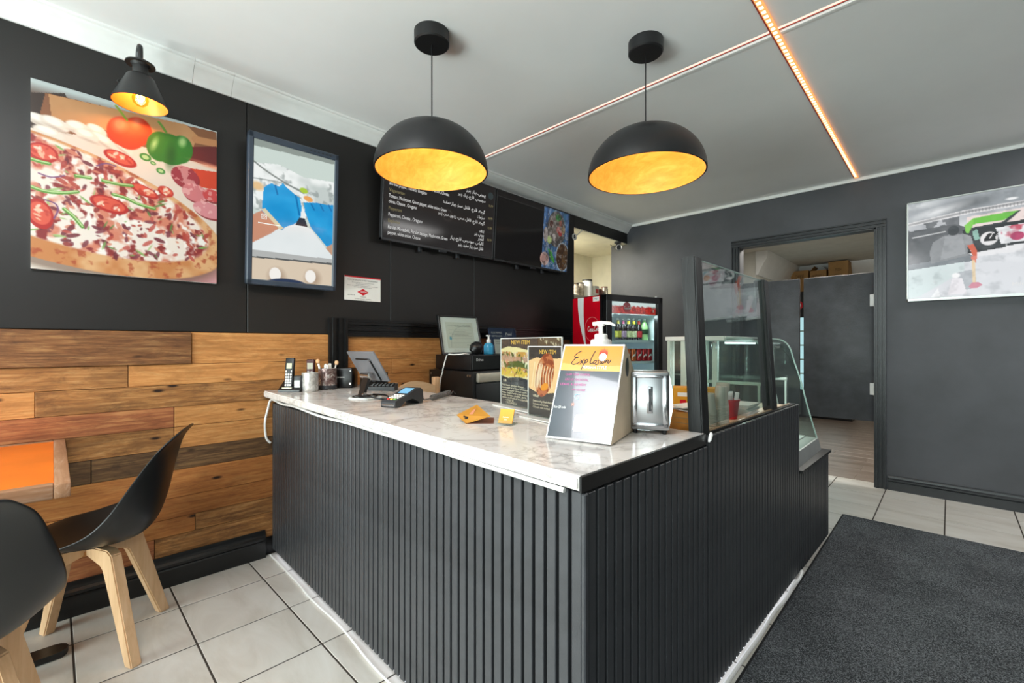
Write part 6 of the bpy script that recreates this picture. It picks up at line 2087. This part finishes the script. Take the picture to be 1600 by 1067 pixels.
# ================================================================== TELEVISION ON THE BACK WALL
tv = thing('wall_television', 'large wall television with street scene and a lime green canopy', 'television', (0.415, YB - 0.035, 1.512))
TW, TH = 1.32, 0.774
m = MB()
for q in ((-TW / 2, 0, -TW / 2 + .010, TH), (TW / 2 - .010, 0, TW / 2, TH), (-TW / 2, 0, TW / 2, .022), (-TW / 2, TH - .010, TW / 2, TH)):
    m.box(q[0], -0.012, q[1], q[2], 0.02, q[3], .002, 1)
m.build('bezel', K['alu'], tv)
bx('housing', K['plastic_black'], tv, -TW / 2 + .01, 0.004, 0.01, TW / 2 - .01, 0.0345, TH - .01)
bx('logo_badge', K['plastic_dark'], tv, -.05, -.014, -.008, .05, -.004, .004, .002, 1)
c = Canvas(TW - .02, TH - .032, 300, 175, '#d9dbde')
nz, n2 = c.noise(3, 81), c.noise(12, 82)
c.mix(np.clip((.30 - c.Y) * 8, 0, 1) * np.clip((nz - .3) * 3, 0, 1), '#8b9196')
c.pol([(0, 0), (1, 0), (1, .1), (.5, .12), (.25, .15), (0, .2)], '#9aa0a4', .8)
c.ell((.24, .09), .16, .045, '#6c7072', -.15, .06, .8)
c.ell((.13, .12), .16, .03, '#eef0f1', -.2, .05, .8)
c.ell((.06, .03), .12, .03, '#e3e6e7', -.1, .05, .8)
c.pol([(0, .20), (.25, .145), (1, .10), (1, .14), (.25, .19), (0, .235)], '#e6e4e4')
c.line([(0, .22), (.25, .165), (1, .11)], .022, '#a3a4a5')
for k in range(60):
    u = .22 + k * .013
    c.line([(u, .158 - (u - .22) * .05), (u, .182 - (u - .22) * .05)], .005, '#6b6d70', .7)
c.ell((.42, .10), .035, .012, '#fdfdfd', 0, .01)
c.pol([(.25, .22), (1, .15), (1, .36), (.25, .36)], '#ead9d5')
c.pol([(0, .235), (.2, .21), (.2, .30), (0, .30)], '#b9bcc0')
c.mix(c.polym([(0, .235), (.22, .2), (.22, .31), (0, .31)]) * (n2 > .52) * .8, '#5d6064')
c.pol([(.0, .29), (.2, .27), (.26, .33), (.3, .62), (0, .66)], '#54575b')
c.mix(c.polym([(.0, .29), (.2, .27), (.26, .33), (.3, .62), (0, .66)]) * nz * .5, '#8a8d90')
c.line([(.02, .36), (.16, .335)], .012, '#c9cacb')
c.pol([(.23, .34), (.6, .30), (.66, .5), (.6, .56), (.26, .6)], '#2f3336')
c.pol([(.36, .36), (.62, .33), (.62, .5), (.38, .52)], '#e9eaec')
c.pol([(.27, .37), (.29, .35), (.30, .45), (.28, .46)], '#8fb9ac')
c.pol([(.275, .24), (.37, .225), (.455, .22), (.39, .295), (.25, .30)], '#6fc04a')
c.pol([(.275, .24), (.24, .30), (.245, .37), (.255, .385), (.275, .30)], '#7cc94f')
c.pol([(.27, .345), (.40, .325), (.455, .22), (.44, .225), (.385, .31), (.265, .33)], '#3c4246')
c.ell((.335, .455), .06, .065, '#e7e5e5')
for u in (.33, .352):
    c.pol([(u, .41), (u + .02, .40), (u + .006, .45), (u + .012, .48), (u - .012, .48), (u - .014, .46)], '#1d1d20')
c.mix(c.polym([(.38, .36), (.68, .33), (.68, .49), (.38, .52)]) * np.clip((n2 - .55) * 7, 0, 1), '#c3566a')
c.mix(c.polym([(.38, .36), (.68, .33), (.68, .49), (.38, .52)]) * np.clip((c.noise(15, 85) - .62) * 9, 0, 1), '#3f9fae')
c.ell((.44, .46), .045, .04, '#b8406a')
c.ell((.505, .44), .042, .04, '#e0872f')
c.pol([(.62, .36), (1, .31), (1, .47), (.62, .5)], '#e3e6e8')
c.mix(c.polym([(.62, .36), (1, .31), (1, .47), (.62, .5)]) * (c.noise(14, 86) > .56) * .7, '#d49a6a')
c.pol([(.24, .56), (1, .48), (1, .60), (.3, .65)], '#e4e4e6')
c.pol([(.30, .645), (1, .555), (1, .565), (.30, .66)], '#8e9194')
c.pol([(.25, .56), (.40, .54), (.40, .555), (.25, .585)], '#202326')
for u, v in ((.40, .52), (.52, .49), (.54, .49), (.56, .49), (.63, .47), (.70, .46)):
    c.line([(u, v - .02), (u, v + .06)], .006, '#f2f2f2')
c.pol([(.0, .66), (.3, .62), (1, .565), (1, 1), (0, 1)], '#d3d6da')
c.mix(c.polym([(.0, .66), (.3, .62), (1, .565), (1, 1), (0, 1)]) * nz * .5, '#e9eaee')
c.pol([(0, .64), (.27, .60), (.27, .66), (0, .70)], '#7d8388')
c.pol([(.0, .70), (.24, .66), (.24, .75), (.05, .98), (0, 1)], '#d0dcdc')
c.pol([(.21, .76), (.28, .74), (.29, .92), (.22, .95)], '#a7adb2', .8)
c.pol([(.17, .98), (.19, .82), (.23, .82), (.25, .98)], '#e9e6ea')
c.ell((.205, .79), .03, .025, '#f4f4f4', 0, .01)
c.pol([(.10, 1), (.13, .9), (.14, 1)], '#eeeff0')
# man in grey shirt seen from behind
c.pol([(.095, .52), (.11, .43), (.155, .38), (.18, .37), (.23, .375), (.265, .41), (.275, .49), (.25, .52), (.255, .60), (.10, .65)], '#8d9093')
c.pol([(.16, .39), (.23, .385), (.245, .58), (.14, .62)], '#a5a8ab', .7)
c.ell((.195, .335), .042, .05, '#3f4347')
c.pol([(.25, .50), (.275, .49), (.29, .57), (.29, .635), (.275, .63), (.265, .56)], '#cf6046')
c.pol([(.265, .61), (.29, .61), (.285, .68), (.27, .67)], '#dc7d6c')
c.line([(.275, .66), (.278, .87)], .022, '#e6cda6')
c.pol([(.255, .91), (.27, .87), (.295, .87), (.31, .90), (.29, .93), (.265, .93)], '#d08a9a')
c.mix(np.clip((c.noise(9, 91) - .5) * 3, 0, 1) * .16, '#ffffff')
c.mix(np.clip((c.noise(14, 92) - .55) * 4, 0, 1) * .14, '#30363a')
c.build('screen', K['screen'], tv, (-TW / 2 + .01, -.001, TH - .010), Xv, Zv, 0.8)
lettering('screen_text', K['menu_white'], tv, (-TW / 2 + .01, -.0012, TH - .01), Xv, Zv, TW - .02, TH - .032, [('Milton St 2', .42, .93, .05, 'LEFT'), ('LIVE', .60, .93, .05, 'LEFT')])

# ================================================================== TABLE AND CHAIRS
tt = thing('cafe_table', 'cafe table with orange top in a weathered wood frame by plank wall', 'table', (-2.285, -0.28, 0))
zx0, zx1, zy0, zy1, zt = -0.435, 0.438, -0.33, 0.318, 0.768
bx('orange_panel', K['table_orange'], tt, zx0 + .034, zy0 + .034, zt - .03, zx1 - .034, zy1 - .034, zt - .001, .002, 1)
bx('frame_rail', K['table_wood_x'], tt, zx0, zy1 - .036, zt - .042, zx1, zy1, zt, .004)
bx('frame_rail', K['table_wood_x'], tt, zx0, zy0, zt - .042, zx1, zy0 + .036, zt, .004)
bx('frame_rail', K['table_wood'], tt, zx1 - .036, zy0 + .036, zt - .042, zx1, zy1 - .036, zt, .004)
bx('frame_rail', K['table_wood'], tt, zx0, zy0 + .036, zt - .042, zx0 + .036, zy1 - .036, zt, .004)
MB().cyl((-.125, 0, .025), (-.125, 0, zt - .045), .035, n=24).build('column', K['plastic_black'], tt)
def foot_bar(a, b, nm):
    m = MB()
    a, b = Vector(a), Vector(b)
    d = (b - a).normalized()
    s = Vector((-d.y, d.x, 0)) * .038
    L = []
    for p, sg in ((a, -1), (b, 1)):
        base = math.atan2(d.y * sg, d.x * sg)
        for k in range(7):
            an = base - PI / 2 + PI * k / 6
            L.append(p + Vector((math.cos(an), math.sin(an), 0)) * .038)
    m.prism(L[:7] + L[7:], (0, 0, .022))
    return m.build(nm, K['black_trim'], tt)
foot_bar((-.125, -.28, .004), (-.125, .285, .004), 'foot')
foot_bar((-.36, 0, .002), (.20, 0, .002), 'foot')
bx('top_plate', K['plastic_black'], tt, -.25, -.12, zt - .052, .0, .12, zt - .043, .003, 1)

# shell chair: one moulded seat on four splayed wooden legs
Cp = [(.232, .428), (.17, .440), (.02, .424), (-.12, .418), (-.198, .452), (-.236, .55), (-.262, .68), (-.288, .785), (-.322, .836)]
Rp_ = [(.205, .432), (.14, .452), (.03, .472), (-.065, .505), (-.128, .565), (-.176, .640), (-.222, .715), (-.268, .778), (-.312, .822)]
Wp = [.150, .205, .232, .240, .240, .226, .206, .184, .145]
def interp(P, t):
    k = 6
    pts = crom([Vector((p[0], p[1], 0)) if isinstance(p, tuple) else Vector((p, 0, 0)) for p in P], k)
    f = t * (len(pts) - 1)
    i = min(int(f), len(pts) - 2)
    return pts[i].lerp(pts[i + 1], f - i)
def shell_mesh():
    m = MB()
    nu, nv = 15, 28
    g = []
    for j in range(nv):
        t = j / (nv - 1)
        c_, r_, w_ = interp(Cp, t), interp(Rp_, t), interp(Wp, t).x
        row = []
        for i in range(nu):
            u = -1 + 2 * i / (nu - 1)
            s = abs(u) ** 2.5
            row.append(m._v((c_.x + (r_.x - c_.x) * s, u * w_, c_.y + (r_.y - c_.y) * s)))
        g.append(row)
    for j in range(nv - 1):
        for i in range(nu - 1):
            m.face([g[j][i], g[j][i + 1], g[j + 1][i + 1], g[j + 1][i]])
    return m
chair = thing('shell_chair', 'black shell chair pulled up to the end of the orange table', 'chair', (-2.379, 0.095, 0), R(-111), 'black shell chairs at the orange table')
sh = shell_mesh().build('shell', mat('black_chair_shell', '#191a1b', .34, var=.05, bmp=.03, bscale=300), chair, ang=180)
md = sh.modifiers.new('thick', 'SOLIDIFY')
md.thickness, md.offset = .009, 0
md = sh.modifiers.new('smooth', 'SUBSURF')
md.levels = md.render_levels = 1
legp = None
for k, (sx, sy) in enumerate(((1, 1), (1, -1), (-1, 1), (-1, -1))):
    if legp is None:
        m = MB()
        m.prism([(.02, -.016, .404), (.15, -.019, .408), (.178, -.020, .392), (.289, -.016, 0), (.250, -.016, 0), (.128, -.020, .330), (.112, -.020, .345), (.02, -.016, .368)], (0, .036, 0))
        b = m.bm
        bmesh.ops.recalc_face_normals(b, faces=list(b.faces))
        bmesh.ops.bevel(b, geom=list(b.edges), offset=.004, segments=2, affect='EDGES')
        legp = m.build('leg', K['beech'], chair, ang=40)
        o = legp
    else:
        o = legp.copy()
        COL.objects.link(o)
    o.rotation_euler = (0, 0, math.atan2(sy, sx))
bx('seat_plate', K['plastic_black'], chair, -.07, -.07, .404, .07, .07, .420, .004)
stk = bx('sticker', K['paper'], chair, 0, 0, 0, .0012, .016, .028)
ang_ = math.atan2(1, -1)
stk.location = (-0.168, 0.138, .165)
stk.rotation_euler = (0, R(-18), R(135 + 90))
c2 = chair.copy()
COL.objects.link(c2)
for ch in list(chair.children):
    if ch.name.startswith('sticker'): continue
    q = ch.copy()
    q.parent = c2
    COL.objects.link(q)
c2.location = (-1.83, -0.212, 0)
c2.rotation_euler = (0, 0, R(180))
c2['label'] = 'black shell chair seen from behind, cut off by the left edge of the photo'

# ================================================================== DOOR MAT
mt = thing('floor_mat', 'large charcoal floor mat on the cream tiles beside the counter', 'mat', (0.22, 1.40, 0.0))
bx('rubber_border', K['rubber'], mt, -0.752, -2.4, 0.0005, 0.76, 2.41, 0.006, .002, 1)
m = MB()
m.box(-0.742, -2.39, 0.006, 0.75, 2.40, 0.0105, .003, 1)
m.build('pile_top', K['mat_pile'], mt)
